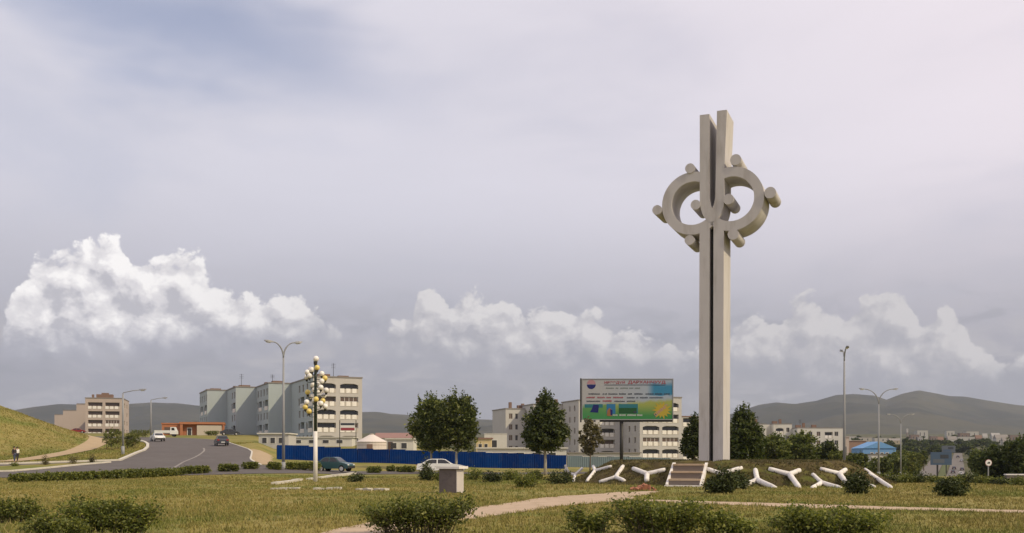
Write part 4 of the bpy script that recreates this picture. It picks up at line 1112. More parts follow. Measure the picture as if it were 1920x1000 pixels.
# roadside boards in the valley
def small_board(px0, px1, py0, py1, D, lab, m, m2, zg):
    a = P(px0, py1, D); b = P(px1, py0, D); o = thing('road_board', lab, 'billboard', ((a.x+b.x)/2, D, zg)); w = (b.x-a.x)/2
    q = MB().box(-w, w, -.15, .15, a.z-zg, b.z-zg).build('panel', MATS[m], o)
    MB().box(-w*.8, w*.3, -.17, -.152, a.z-zg+(b.z-a.z)*.15, a.z-zg+(b.z-a.z)*.45).build('picture', MATS[m2], q)
    MB().box(-w*.1, w*.7, -.17, -.152, a.z-zg+(b.z-a.z)*.5, a.z-zg+(b.z-a.z)*.8).build('picture', MATS['print_dark'], q)
    MB().tube([(-w*.3, .3, -1), (-w*.3, .3, b.z-zg-.3)], 0.22, 8).build('post', MATS['dark_metal'], o)
mat('print_haze', (0.05,0.085,0.145), 0.6); mat('print_slate', (0.09,0.105,0.13), 0.6)
small_board(1745, 1784, 848, 872, 250, 'blue-grey roadside board on a post over the valley road', 'print_haze', 'print_slate', -3.5)
small_board(1766, 1791, 836, 849, 420, 'farther grey roadside board rising behind the blue-grey one', 'print_slate', 'print_haze', -6.0)

# ------------------------------------------------------------------ street lamps
def head(o, p, d, m='galvanised'):
    """cobra head: p = arm end, d = direction outwards"""
    d = Vector(d).normalized(); up = Vector((0,0,1)); sd_ = d.cross(up)
    mb = MB(); pts = []
    for (t, w, h0, h1) in ((-0.1,.06,-.05,.05),(0.12,.15,-.07,.09),(0.45,.19,-.09,.10),(0.72,.13,-.05,.07),(0.8,.05,-.02,.04)):
        for sx, zz_ in ((-1,h0),(1,h0),(1,h1),(-1,h1)):
            pts.append(Vector(p)+d*t+sd_*w*sx*(1 if zz_ == h0 else .7)+up*zz_)
    fs = []
    for i in range(4):
        for k in range(4): fs.append((i*4+k, i*4+(k+1) % 4, i*4+4+(k+1) % 4, i*4+4+k))
    fs += [(0,1,2,3), (19,18,17,16)]
    mb.add(pts, fs); h_ = mb.build('lamp_head', MATS[m], o, smooth=False)
    gl = MB(); q = Vector(p)+d*.42-up*.10
    gl.add([q-sd_*.14-d*.25, q+sd_*.14-d*.25, q+sd_*.12+d*.22, q-sd_*.12+d*.22, q-sd_*.09-d*.2-up*.06, q+sd_*.09-d*.2-up*.06, q+sd_*.08+d*.15-up*.06, q-sd_*.08+d*.15-up*.06],
           [(4,5,6,7),(0,1,5,4),(1,2,6,5),(2,3,7,6),(3,0,4,7)])
    gl.build('lens', MATS['lamp_glass'], h_)
def lamp(lab, px, D, top_py, zb, arms, reach, rise, yaw, pole=0.11, m='galvanised', base_h=0.9):
    x = (px-960)/F*D; ztop = EYE+(HOR-top_py)/F*D; h = ztop-zb
    o = thing('street_lamp', lab, 'street lamp', (x, D, zb), yaw, 'street lamps')
    hp = h-rise
    MB().tube([(0,0,-.3),(0,0,base_h)], pole*1.35, 10).build('base', MATS[m], o, smooth=True)
    MB().tube([(0,0,base_h),(0,0,hp*.5),(0,0,hp)], [pole,pole*.8,pole*.55], 10).build('pole', MATS[m], o, smooth=True)
    for a in arms:
        d = Vector((math.cos(a), math.sin(a), 0)); pts = []
        for k in range(9):
            t = k/8; pts.append(d*reach*(1-math.cos(t*math.pi/2))*1.0+Vector((0,0,hp+rise*math.sin(t*math.pi/2))))
        # start vertical, end level
        MB().tube(pts, [pole*.5]*5+[pole*.4]*4, 8).build('arm', MATS[m], o, smooth=True)
        head(o, pts[-1], d+Vector((0,0,.12)), m)
    return o
lamp('tall grey double-armed street lamp rising before the blue fence corner', 531.5, 98, 642, 0.15, (R(205), R(25)), 1.05, 1.5, 0.0, 0.15)
lamp('tall street lamp with two heads seen end-on, right of the monument', 1583, 104, 655, -0.2, (R(262), R(82)), 1.2, 1.2, 0.0, 0.15)
lamp('double-armed street lamp with wide curved arms right of the mound', 1647.5, 150, 730, H(54.3,150), (R(180), R(0)), 2.1, 2.2, 0.0, 0.16)
lamp('distant thin double-armed street lamp beyond the right tall lamps', 1689, 209, 777, H(80,209), (R(180), R(0)), 2.1, 1.9, 0.0, 0.16)
def single(lab, px, D, py_top, zb, reach, tip_py):
    x = (px-960)/F*D; h = EYE+(HOR-py_top)/F*D-zb; tz = EYE+(HOR-tip_py)/F*D-zb
    o = thing('street_lamp', lab, 'street lamp', (x, D, zb), 0.0, 'street lamps')
    MB().tube([(0,0,-.3),(0,0,1.0)], .19, 10).build('base', MATS['galvanised'], o, smooth=True)
    MB().tube([(0,0,1.0),(0,0,h*.6),(0,0,h)], [.14,.11,.09], 10).build('pole', MATS['galvanised'], o, smooth=True)
    pts = [(0,0,h-.02),(.08,0,h+.1),(.3,0,h+(tz-h)*.35),(reach*.6,0,h+(tz-h)*.8),(reach,0,tz)]
    MB().tube(pts, .055, 8).build('arm', MATS['galvanised'], o, smooth=True)
    head(o, pts[-1], (1,0,.1))
single('single-armed street lamp on the grass by the left road', 230.5, 122, 738, H(-47,122), 2.0, 731.5)
single('fainter single-armed street lamp farther up the left road', 283, 172, 751, H(-62,172), 2.0, 746.5)

# ------------------------------------------------------------------ ornamental lamp with many globes
D = 65.0; s_ = D/F; x = (591.5-960)*s_
GL = thing('globe_lamp', 'ornamental lamp post carrying tiers of white and yellow globe lights', 'street lamp', (x, D, 0))
z_of = lambda py: EYE+(HOR-py)/F*D
MB().tube([(0,0,-.2),(0,0,z_of(809))], [.14,.125], 12).build('lower_pole', MATS['plate_concrete'], GL, smooth=True)
MB().tube([(0,0,z_of(809)),(0,0,z_of(681))], [.105,.085], 12).build('upper_pole', MATS['green_metal'], GL, smooth=True)
MB().tube([(0,0,z_of(684)),(0,0,z_of(678))], [.11,.13], 12).build('cap', MATS['dark_metal'], GL)
globes = [(250,100,'w'),(280,235,'y'),(165,245,'w'),(205,265,'w'),(140,300,'w'),(345,320,'w'),(390,385,'y'),(105,360,'w'),(350,430,'w'),(275,465,'w'),(340,520,'w'),(385,550,'w'),
 (110,575,'y'),(340,625,'w'),(205,700,'w'),(275,690,'y'),(330,700,'y'),(135,730,'w'),(340,750,'w'),(395,790,'w'),(115,800,'y'),(175,862,'y'),(170,350,'w'),(180,470,'w'),(205,540,'w'),(160,640,'w')]
rg = random.Random(8)
for k, (gx, gy, c) in enumerate(globes):
    gx_ = (560+gx/7.69-591.5)*s_; gz_ = z_of(660+gy/7.69)
    ry = 0.0 if k == 0 else rg.choice((-1, 1))*math.sqrt(max(0.12, 0.75**2*min(1, gy/600)-gx_**2))*rg.uniform(.6, 1.0)
    p = Vector((gx_, ry, gz_))
    if k:
        a = MB().tube([(0,0,gz_-.32),(p.x*.5,p.y*.5,gz_-.36),(p.x*.92,p.y*.92,gz_-.33),(p.x,p.y,gz_-.26)], .022, 6).build('arm', MATS['green_metal'], GL, smooth=True)
        MB().lathe([(.05,-.28),(.085,-.20),(.09,-.13)], 10, p).build('socket', MATS['dark_metal'], a)
    MB().sphere(p, .175 if k else .19, 14, 9).build('globe', MATS['globe_yellow' if c == 'y' else 'globe_white'], GL, smooth=True)

# ------------------------------------------------------------------ round traffic sign
D = 88.0; c = P(1853, 868, D); zg = H(c.x, D); o = thing('traffic_sign', 'round white traffic sign on a thin post at the right edge of the field', 'sign', (c.x, D, zg))
zz0 = c.z-zg; r_ = 0.29
MB().tube([(0,0,-.3),(0,0,zz0-.1)], .05, 8).build('post', MATS['galvanised'], o)
M_ = Matrix.Rotation(R(90), 4, 'X')
def disc(r, y0, y1, n=24):
    mb = MB(); mb.tube([(0,y0,zz0),(0,y1,zz0)], r, n); return mb
q = disc(r_, -.06, -.03).build('disc', MATS['sign_red'], o); disc(r_*.88, -.075, -.062).build('field', MATS['sign_white'], q)
MB().box(-.11, .12, -.09, -.077, zz0-.07, zz0+.015).build('symbol', MATS['sign_black'], q); MB().box(-.04, .12, -.09, -.077, zz0+.019, zz0+.075).build('symbol', MATS['sign_black'], q)

# ------------------------------------------------------------------ concrete pedestal on the grass
gx, gy = G(846, 924.5); o = thing('pedestal', 'weathered square concrete pedestal with pale slab top on the grass', 'pedestal', (gx, gy, 0), R(-22))
k_ = gy/F; hgt = 50*k_
MB().box(-.42, .42, -.36, .36, -.1, hgt-.113).build('block', MATS['block_concrete'], o)
MB().box(-.52, .60, -.46, .50, hgt-.11, hgt).build('slab', MATS['plate_concrete'], o)
mat('block_sunlit', (0.52,0.48,0.46), 0.85, 0.1, 3)  # lighter copy of the block's concrete, with sunlight put into the colour
MB().box(.423, .445, -.36, .36, -.1, hgt-.14).build('sunlit_side', MATS['block_sunlit'], o)  # added plate painting the sun-facing side lighter than the block

# kerb stones lying in the grass
def kerb_stones(lab, pts, n, w, h, seed):
    r = random.Random(seed); a, b = Vector(pts[0]), Vector(pts[1]); d = (b-a); L = d.length/n; an = math.atan2(d.y, d.x)
    o = thing('kerb_row', lab, 'kerb', (a.x, a.y, 0), an)
    for k in range(n):
        if r.random() < 0.12: continue
        s = MB().box(0.02, L*r.uniform(.8, .98), -w/2, w/2, -.1, h*r.uniform(.6, 1.1)).build('kerb_stone', MATS['kerb_white'], o); s.location = (k*L, r.uniform(-.1, .1), 0); s.rotation_euler = (0, 0, R(r.uniform(-2, 2)))
kerb_stones('slanting row of pale kerb stones in the grass by the globe lamp', (G(512,909), G(664,888)), 16, 0.35, .14, 1)
kerb_stones('straight row of pale kerb stones in front of the globe lamp', (G(510,918), G(640,918.5)), 10, 0.40, .12, 2)
kerb_stones('short broken row of kerb stones right of the globe lamp', (G(672,919.5), G(725,920.5)), 5, 0.40, .11, 4)
# rubble by the stairs
rr_ = random.Random(7); o = thing('rubble_heap', 'small heap of reddish rubble on the grass before the stairs', 'rubble', G(1210,920)+(0,))
for k in range(26):
    a = rr_.uniform(0, 6.28); d = rr_.uniform(0, .75); s = rr_.uniform(.05, .14); h = max(0, .22*(1-d/.8))
    b = MB().box(-s, s, -s*.7, s*.7, -s*.5, s*.5).build('stone', MATS['rubble_red'], o); b.location = (d*math.cos(a), d*.6*math.sin(a), h); b.rotation_euler = (rr_.uniform(0,3), rr_.uniform(0,3), rr_.uniform(0,3))

# ------------------------------------------------------------------ vehicles
def car(lab, paint, loc, yaw, group=None, name='car', L=4.4, hatch=False, detail=True):
    o = thing(name, lab, 'car', loc, yaw, group); sc_ = L/4.4
    def S(p): return [(a*sc_, b) for a, b in p]
    low = [(-2.2,.34),(-1.80,.30)]
    def arch(cx): return [(cx-.36*math.cos(a), .30+.36*math.sin(a)) for a in [math.pi*k/8 for k in range(9)]]
    low += arch(-1.38)+arch(1.36)+[(1.8,.30),(2.18,.34),(2.2,.55),(2.12,.72),(1.75,.83),(1.05,.93),(0,.96),(-1.0,.97),(-1.65,.99),(-2.1,.95),(-2.2,.75)]
    hw = lambda z: .835
    me = MB().prism(S(low), 0, 0, hw).mesh('body', MATS[paint])
    bm = bmesh.new(); bm.from_mesh(me); bmesh.ops.triangulate(bm, faces=[f for f in bm.faces if len(f.verts) > 4]); bm.to_mesh(me); bm.free()
    put('body', me, o)
    rb = -2.0 if hatch else -1.78
    cab = [(rb,.96),(rb+.42 if hatch else -1.18,1.36),(-.85,1.425),(.10,1.43),(.42,1.38),(1.10,.925)]
    hc = lambda z: .775-.17*max(0, (z-.95)/.48)
    put('cabin', MB().prism(S(cab), 0, 0, hc).mesh('cabin', MATS[paint]), o)
    def glass(name, poly, sgn):
        mb = MB(); mb.add([(a*sc_, sgn*(hc(b)+.010), b) for a, b in poly], [tuple(range(len(poly))) if sgn < 0 else tuple(range(len(poly)))[::-1]])
        put(name, mb.mesh(name, MATS['car_glass']), o)
    if detail:
        for sg in (-1, 1):
            glass('side_window', [(-1.50,1.0),(-.38,.985),(-.38,1.36),(-.85,1.37),(-1.12,1.31)], sg)
            glass('side_window', [(-.28,.985),(.88,.97),(.38,1.33),(.10,1.375),(-.28,1.37)], sg)
    def scr(name, p0, p1, off):
        mb = MB(); (a0, z0_), (a1, z1_) = p0, p1
        mb.add([((a0+off)*sc_, -hc(z0_)*.92, z0_+.012), ((a0+off)*sc_, hc(z0_)*.92, z0_+.012), ((a1+off)*sc_, hc(z1_)*.88, z1_+.012), ((a1+off)*sc_, -hc(z1_)*.88, z1_+.012)], [(0,1,2,3)])
        put(name, mb.mesh(name, MATS['car_glass']), o)
    scr('windscreen', (1.03,.97), (.47,1.345), .012); scr('rear_window', (rb+.06,1.0), (rb+.40 if hatch else -1.22,1.335), -.012)
    for cx in (-1.38, 1.36):
        for sg in (-1, 1):
            w = MB().tube([(0,-.09,0),(0,.09,0)], .30, 16).build('wheel', MATS['tyre'], o, smooth=False); w.location = (cx*sc_, sg*.762, .30)
            if detail: MB().tube([(0,sg*.085,0),(0,sg*.10,0)], .195, 12).build('rim', MATS['rim'], w)
    for sg in (-1, 1):
        MB().box(2.10*sc_, 2.19*sc_, sg*.62-.16, sg*.62+.16, .62, .74).build('headlight', MATS['clear_light'], o)
        MB().box(-2.215*sc_, -2.12*sc_, sg*.64-.14, sg*.64+.14, .70, .88).build('tail_light', MATS['red_light'], o)
    MB().box(-2.23*sc_, -2.19*sc_, -.80, .80, .36, .54).build('bumper', MATS[paint] if detail else MATS['dark_metal'], o)
    MB().box(2.18*sc_, 2.23*sc_, -.80, .80, .36, .54).build('bumper', MATS['dark_metal'], o)
    MB().box(-2.245*sc_, -2.232*sc_, -.26, .26, .42, .53).build('number_plate', MATS['sign_white'], o)
    return o
def on(px, D): x = (px-960)/F*D; return (x, D, H(x, D)+.05)
car('dark teal saloon car on the road in front of the blue fence', 'car_green', on(628, 99), R(-16), L=3.5)
car('white saloon car passing behind the concrete pedestal', 'car_white', on(827, 100), R(2), L=4.7)
car('dark blue-grey car driving away up the left road', 'car_dark', on(415, 148), R(112), hatch=True)
car('white car coming down the left road', 'car_white', on(296.5, 172), R(-62))
car('dark car parked under the mint block beside the orange shop', 'car_dark', on(431, 232), R(20))
car('yellow car parked before the pinkish block', 'car_yellow', on(121, 318), R(15))
car('small white car parked left of the yellow one', 'car_white', on(112, 322), R(80))
car('dark red car parked at the corner of the pinkish block', 'car_red', on(147, 320), R(10))
TR = [(1796,861.5,600,'car_dark','farthest dark car on the valley road'),(1789,877,455,'car_dark','dark car in the left lane midway along the valley road'),(1787,884,420,'car_dark','dark car in the left lane near the bottom of the valley road'),
 (1804,879,445,'car_dark','dark car in the right lane midway along the valley road'),(1803,866,545,'car_silver','silver car high up on the right lane of the valley road'),(1802,891.5,400,'car_white','white car nearest to the viewer on the valley road')]
for (px, py, D, m, lab) in TR:
    x = (px-960)/F*D
    car(lab, m, (x, D, H(x, D)+.15), R(65), 'traffic on the valley road', detail=False)
# light truck by the orange shop
D = 215.0; c = on(315, D); o = thing('light_truck', 'white flatbed truck parked before the orange shop', 'truck', c, R(8))
MB().box(.55, 1.95, -.85, .85, .5, 1.25).build('cab', MATS['car_white'], o)
MB().prism([(.6,1.252),(1.85,1.252),(1.55,2.0),(.65,2.0)], -.8, .8).build('cab_top', MATS['car_white'], o)
MB().prism([(.85,1.3),(1.55,1.3),(1.38,1.85),(.85,1.85)], -.81, -.802).build('side_window', MATS['car_glass'], o)
MB().box(-2.6, .5, -.95, .95, .75, .95).build('bed', MATS['car_white'], o)
for sy in (-1, 1): MB().box(-2.6, .5, sy*.95-.03, sy*.95+.03, .953, 1.3).build('bed_side', MATS['car_white'], o)
for cx in (-1.7, 1.25):
    for sy in (-1, 1): MB().tube([(cx,sy*.7-.1,.38),(cx,sy*.7+.1,.38)], .38, 12).build('wheel', MATS['tyre'], o)

# ------------------------------------------------------------------ two people on the far kerb, left
def figure(lab, loc, rz, top, legs, seed, hgt=1.66):
    k = hgt/1.72; st = 0.16
    J = dict(pel=(0,0,.93),wst=(0,0,1.08),ch=(0,.01,1.30),nk=(0,.0,1.47),hd=(0,-.015,1.56),ht=(0,-.01,1.68),
      sl=(-.17,0,1.40),el=(-.23,.03,1.13),wl=(-.22,-.08,.90),hl=(-.21,-.11,.80),sr=(.17,0,1.40),er=(.23,.05,1.13),wr=(.22,.10,.90),hr=(.21,.10,.80),
      pl=(-.09,0,.90),kl=(-.10,-st*.8,.50),al=(-.10,-st,.09),tl=(-.10,-st-.16,.04),pr=(.09,0,.90),kr=(.10,st*.2,.50),ar=(.10,st*1.1,.11),tr=(.10,st*.9-.1,.04))
    Ed = [('pel','wst'),('wst','ch'),('ch','nk'),('nk','hd'),('hd','ht'),('ch','sl'),('sl','el'),('el','wl'),('wl','hl'),('ch','sr'),('sr','er'),('er','wr'),('wr','hr'),
      ('pel','pl'),('pl','kl'),('kl','al'),('al','tl'),('pel','pr'),('pr','kr'),('kr','ar'),('ar','tr')]
    Rd = dict(pel=.14,wst=.13,ch=.145,nk=.06,hd=.095,ht=.06,sl=.065,sr=.065,el=.045,er=.045,wl=.035,wr=.035,hl=.04,hr=.04,pl=.09,pr=.09,kl=.06,kr=.06,al=.045,ar=.045,tl=.04,tr=.04)
    def skinned(name, keep, grow_, m, parent):
        ks = [q for q in J if q in keep]; me = bpy.data.meshes.new(name)
        me.from_pydata([Vector(J[q])*k for q in ks], [(ks.index(a), ks.index(b)) for a, b in Ed if a in ks and b in ks], [])
        ob = put(name, me, parent); ob.modifiers.new('skin', 'SKIN')
        for i, q in enumerate(ks):
            me.skin_vertices[0].data[i].radius = ((Rd[q]+grow_)*k, (Rd[q]*.82+grow_)*k); me.skin_vertices[0].data[i].use_root = (i == 0)
        ob.modifiers.new('sub', 'SUBSURF').levels = 1; ob.modifiers['sub'].render_levels = 1; me.materials.append(MATS[m]); return ob
    o = thing('person', lab, 'person', loc, rz)
    skinned('body', set(J), 0, 'skin', o)
    skinned('jacket', {'pel','wst','ch','sl','el','wl','sr','er','wr'}, .018, top, o)
    skinned('trousers', {'pel','pl','kl','al','pr','kr','ar'}, .016, legs, o)
    MB().sphere((0,.02*k,1.635*k), .105*k, 10, 7).build('hair', MATS['hair'], o, smooth=True)
    for sx in (-1, 1): MB().sphere((sx*.04*k,-.105*k,1.60*k), .014*k, 6, 4).build('eye', MATS['hair'], o)
    MB().box(-.012*k,.012*k,-.13*k,-.10*k,1.55*k,1.59*k).build('nose', MATS['skin'], o)
x = (27-960)/F*104; figure('person in dark clothes walking by the left kerb', (x, 104, H(x,104)+.04), R(60), 'cloth_dark', 'cloth_blue', 1)
x = (32.5-960)/F*105; figure('person in a white top walking just behind the dark-clothed one', (x, 105, H(x,105)+.04), R(60), 'cloth_white', 'cloth_dark', 2, 1.58)

# low concrete wall at the right edge
a = P(1888, 889, 100); zg = H(a.x, 100); MBo = thing('low_wall', 'low dark concrete wall at the right edge of the field', 'wall', (a.x, 100, zg))
MB().box(0, 7, 0, .4, -.3, a.z-zg-.12).build('block', MATS['block_concrete'], MBo); MB().box(-.1, 7.1, -.06, .46, a.z-zg-.117, a.z-zg).build('coping', MATS['plate_concrete'], MBo)
# ------------------------------------------------------------------ foliage
def leaves(centres, radii, n_clump, per, size, seed, shell=0.55, flatten=0.85, spread=0.16, lift=0.35):
    """leaf quads gathered in clumps spread through ellipsoids; returns (verts, loops)"""
    r = np.random.default_rng(seed); C = []
    vol = np.array([a*b*c for a, b, c in radii]); share = vol/vol.sum()
    for (c, rad, s) in zip(centres, radii, share):
        n = max(3, int(n_clump*s)); d = r.normal(size=(n, 3)); d /= np.linalg.norm(d, axis=1)[:, None]
        q = (shell+(1.02-shell)*r.random(n)**0.6)[:, None]; q[r.random(n) < 0.12] *= 1.12
        C.append(np.array(c)+d*q*np.array(rad))
    C = np.concatenate(C); mr = np.mean([min(x) for x in radii])
    k = len(C); cs = r.uniform(.6, 1.35, k)*spread*mr
    P_ = np.repeat(C, per, 0)+r.normal(size=(k*per, 3))*np.repeat(cs, per)[:, None]*np.array([1, 1, flatten])
    return quads(P_, size, r, lift)
def quads(P_, size, r, lift=0.35):
    n = len(P_); a = r.normal(size=(n, 3)); a[:, 2] *= 0.7; a /= np.linalg.norm(a, axis=1)[:, None]
    nrm = r.normal(size=(n, 3)); nrm[:, 2] = np.abs(nrm[:, 2])+lift; b = np.cross(a, nrm); b /= np.linalg.norm(b, axis=1)[:, None]
    s = (size*r.uniform(.6, 1.4, n))[:, None]
    V = np.stack([P_-a*s, P_+b*s*.5, P_+a*s, P_-b*s*.5], 1).reshape(-1, 3)
    return V, np.arange(n*4)
def foliage(name, V, L, m, parent): return put(name, np_mesh(name, V, 4, L, MATS[m]), parent)

def tree(lab, px, D, py_top, py_bot, wpx, m, seed, shape='round', trunk='bark', zb=None, leaf=.17, nc=420, per=16, trunk_r=.13, group='trees', name='tree', shoots=True):
    x = (px-960)/F*D; zg = H(x, D) if zb is None else zb
    zt = EYE+(HOR-py_top)/F*D-zg; zb_ = EYE+(HOR-py_bot)/F*D-zg; w = wpx/F*D/2; h = zt-zb_; mid = (zt+zb_)/2
    o = thing(name, lab, 'tree', (x, D, zg), 0.0, group); r = random.Random(seed)
    if shape == 'round':
        cen = [(0,0,mid)]; rad = [(w*.82, w*.8, h*.44)]
        for k in range(6):
            a = r.uniform(0, 6.28); cen.append((w*.45*math.cos(a), w*.45*math.sin(a), mid+r.uniform(-.25,.28)*h)); rad.append((w*r.uniform(.38,.52), w*.45, h*r.uniform(.18,.26)))
    elif shape == 'ovate':
        cen = [(0,0,zb_+h*.32),(0,0,zb_+h*.55),(0.05*w,0,zb_+h*.76)]; rad = [(w*.92,w*.9,h*.30),(w*.80,w*.78,h*.28),(w*.46,w*.46,h*.22)]
        for k in range(4):
            a = r.uniform(0, 6.28); cen.append((w*.5*math.cos(a), w*.5*math.sin(a), zb_+h*r.uniform(.2,.5))); rad.append((w*.42, w*.42, h*.18))
    else:  # low spreading
        cen = []; rad = []
        for k in range(7):
            a = r.uniform(0, 6.28); q = r.uniform(.1,.6); cen.append((w*q*math.cos(a), w*q*math.sin(a), mid+r.uniform(-.2,.15)*h)); rad.append((w*.48, w*.45, h*.34))
    V, Lp = leaves(cen, rad, int(nc*.86), int(per*1.2), leaf, seed, spread=.16)
    if shoots:
        rs = np.random.default_rng(seed+50); ns = 40; pts = []
        for k in range(ns):
            a = rs.uniform(0, 6.28); q = rs.uniform(0, .75)*w*(0.45 if shape == 'ovate' else .8); z0_ = zb_+h*(1-0.35*(q/w)**2)-h*.20; l = rs.uniform(.12, .32)*h
            for j in range(16): pts.append((q*math.cos(a)+rs.normal()*.07, q*math.sin(a)+rs.normal()*.07, z0_+l*j/15+rs.normal()*.06))
        V2, L2 = quads(np.array(pts), leaf*.8, rs); Lp = np.concatenate([Lp, L2+len(V)]); V = np.concatenate([V, V2])
    foliage('crown', V, Lp, m, o)
    mb = MB(); mb.tube([(0,0,-.3),(.03,0,zb_*.6+.1),(r.uniform(-.1,.1),0,mid)], [trunk_r*1.25, trunk_r, trunk_r*.45], 9)
    mb.build('trunk', MATS[trunk], o, smooth=True)
    for k in range(7):
        a = k*.9+r.uniform(-.3,.3); z0_ = zb_*.8+(mid-zb_*.8)*r.uniform(.1, .9)
        e = (w*.6*math.cos(a), w*.6*math.sin(a), z0_+h*r.uniform(.2,.35))
        MB().tube([(0,0,z0_),(e[0]*.5,e[1]*.5,z0_+(e[2]-z0_)*.65),e], [trunk_r*.45, trunk_r*.28, trunk_r*.1], 6).build('limb', MATS[trunk], o)
    return o
tree('left of the two leafy trees standing together before the blue fence', 808, 111, 742, 851, 92, 'leaf_tree', 1, nc=620, trunk='bark_pale')
tree('right of the two leafy trees standing together, with brighter green crown', 855, 109, 738, 850, 92, 'leaf_tree', 2, nc=620, trunk='bark_pale')
tree('dark tapering tree with pale trunk before the grey block', 1022, 95, 741, 851, 92, 'leaf_dark', 3, 'ovate', trunk='bark_pale', nc=640)
tree('small brownish half-dry tree left of the board post', 1106, 104, 790, 856, 56, 'leaf_dry', 4, 'round', nc=130, per=11, trunk_r=.07)
tree('dense tree close to the right side of the monument', 1393, 92, 766, 872, 84, 'leaf_dark', 5, 'ovate', nc=520)
tree('tree half hidden behind the monument shaft on its left', 1302, 100, 782, 862, 52, 'leaf_dark', 6, 'ovate', nc=320)
tree('leafy tree left in the clump beyond the mound', 1455, 150, 816, 872, 66, 'leaf_tree', 7, 'round', nc=300, leaf=.22)
tree('broad leafy tree in the middle of the clump beyond the mound', 1503, 152, 812, 872, 84, 'leaf_tree', 8, 'round', nc=340, leaf=.22)
tree('lower dark tree at the right of the clump beyond the mound', 1553, 156, 829, 874, 62, 'leaf_dark', 9, 'low', nc=260, leaf=.22)
tree('yellowish bushy tree beside the end-on street lamp', 1573, 145, 845, 876, 48, 'leaf_yellow', 10, 'low', nc=220, leaf=.2, shoots=False)
tree('dull green bush-like tree right of the end-on street lamp', 1605, 160, 848, 878, 46, 'leaf_tree', 11, 'low', nc=220, leaf=.2, shoots=False)
tree('dark broad tree behind the round traffic sign', 1862, 108, 838, 904, 78, 'leaf_dark', 12, 'low', nc=420, trunk_r=.1)
tree('dark leafy tree at the right edge of the photograph', 1908, 106, 822, 904, 88, 'leaf_dark', 13, 'low', nc=420, trunk_r=.1)
tree('paler low tree between the valley road and the traffic sign', 1829, 200, 846, 898, 34, 'leaf_tree', 14, 'low', nc=260, leaf=.26)
vt = [(1634,205,863,890,44),(1655,200,858,892,50),(1676,215,851,892,52),(1696,222,849,892,48),(1711,240,850,892,34),(1722,270,847,886,26),(1732,310,843,878,24),(1664,260,857,886,40),(1690,280,845,880,44),(1708,300,843,878,36),(1618,230,865,888,34)]
vt.sort()
for i, (px, D, a, b, w) in enumerate(vt):
    tree('leafy tree, %s from the left in the row along the valley road' % ORD[i], px, D, a, b, w, 'leaf_tree' if i % 3 else 'leaf_yellow', 30+i, 'low', nc=240, leaf=.26, group='trees lining the valley road', shoots=False, zb=EYE+(HOR-b-3)/F*D)
# far trees sharing a few crowns
rf2 = random.Random(9); protos = []
for i in range(3):
    o = tree('small far tree scattered through the valley town', 1700+i*20, 640+i*30, 836, 849, 22, 'leaf_dark', 60+i, 'low', nc=110, per=10, leaf=.7, group='far valley trees', shoots=False, trunk_r=.2)
    protos.append(o)
spots = []
for k in range(150):
    px = rf2.uniform(1600, 1935); D = rf2.choice((rf2.uniform(520, 800), rf2.uniform(780, 960), rf2.uniform(860, 1300)))
    if 1772 < px < 1814 and D < 760: continue
    spots.append((px, D))
spots += [(1778, 700), (1789, 706), (1797, 702), (1806, 708), (1814, 698), (1770, 690)]
for k, (px, D) in enumerate(spots):
    c = copy_tree(protos[k % 3]); x = (px-960)/F*D; s = rf2.uniform(.7, 1.25)
    c.location = (x, D, H(x, D)-.3); c.scale = (s*1.15, s*1.15, s); c.rotation_euler = (0, 0, rf2.uniform(0, 6))

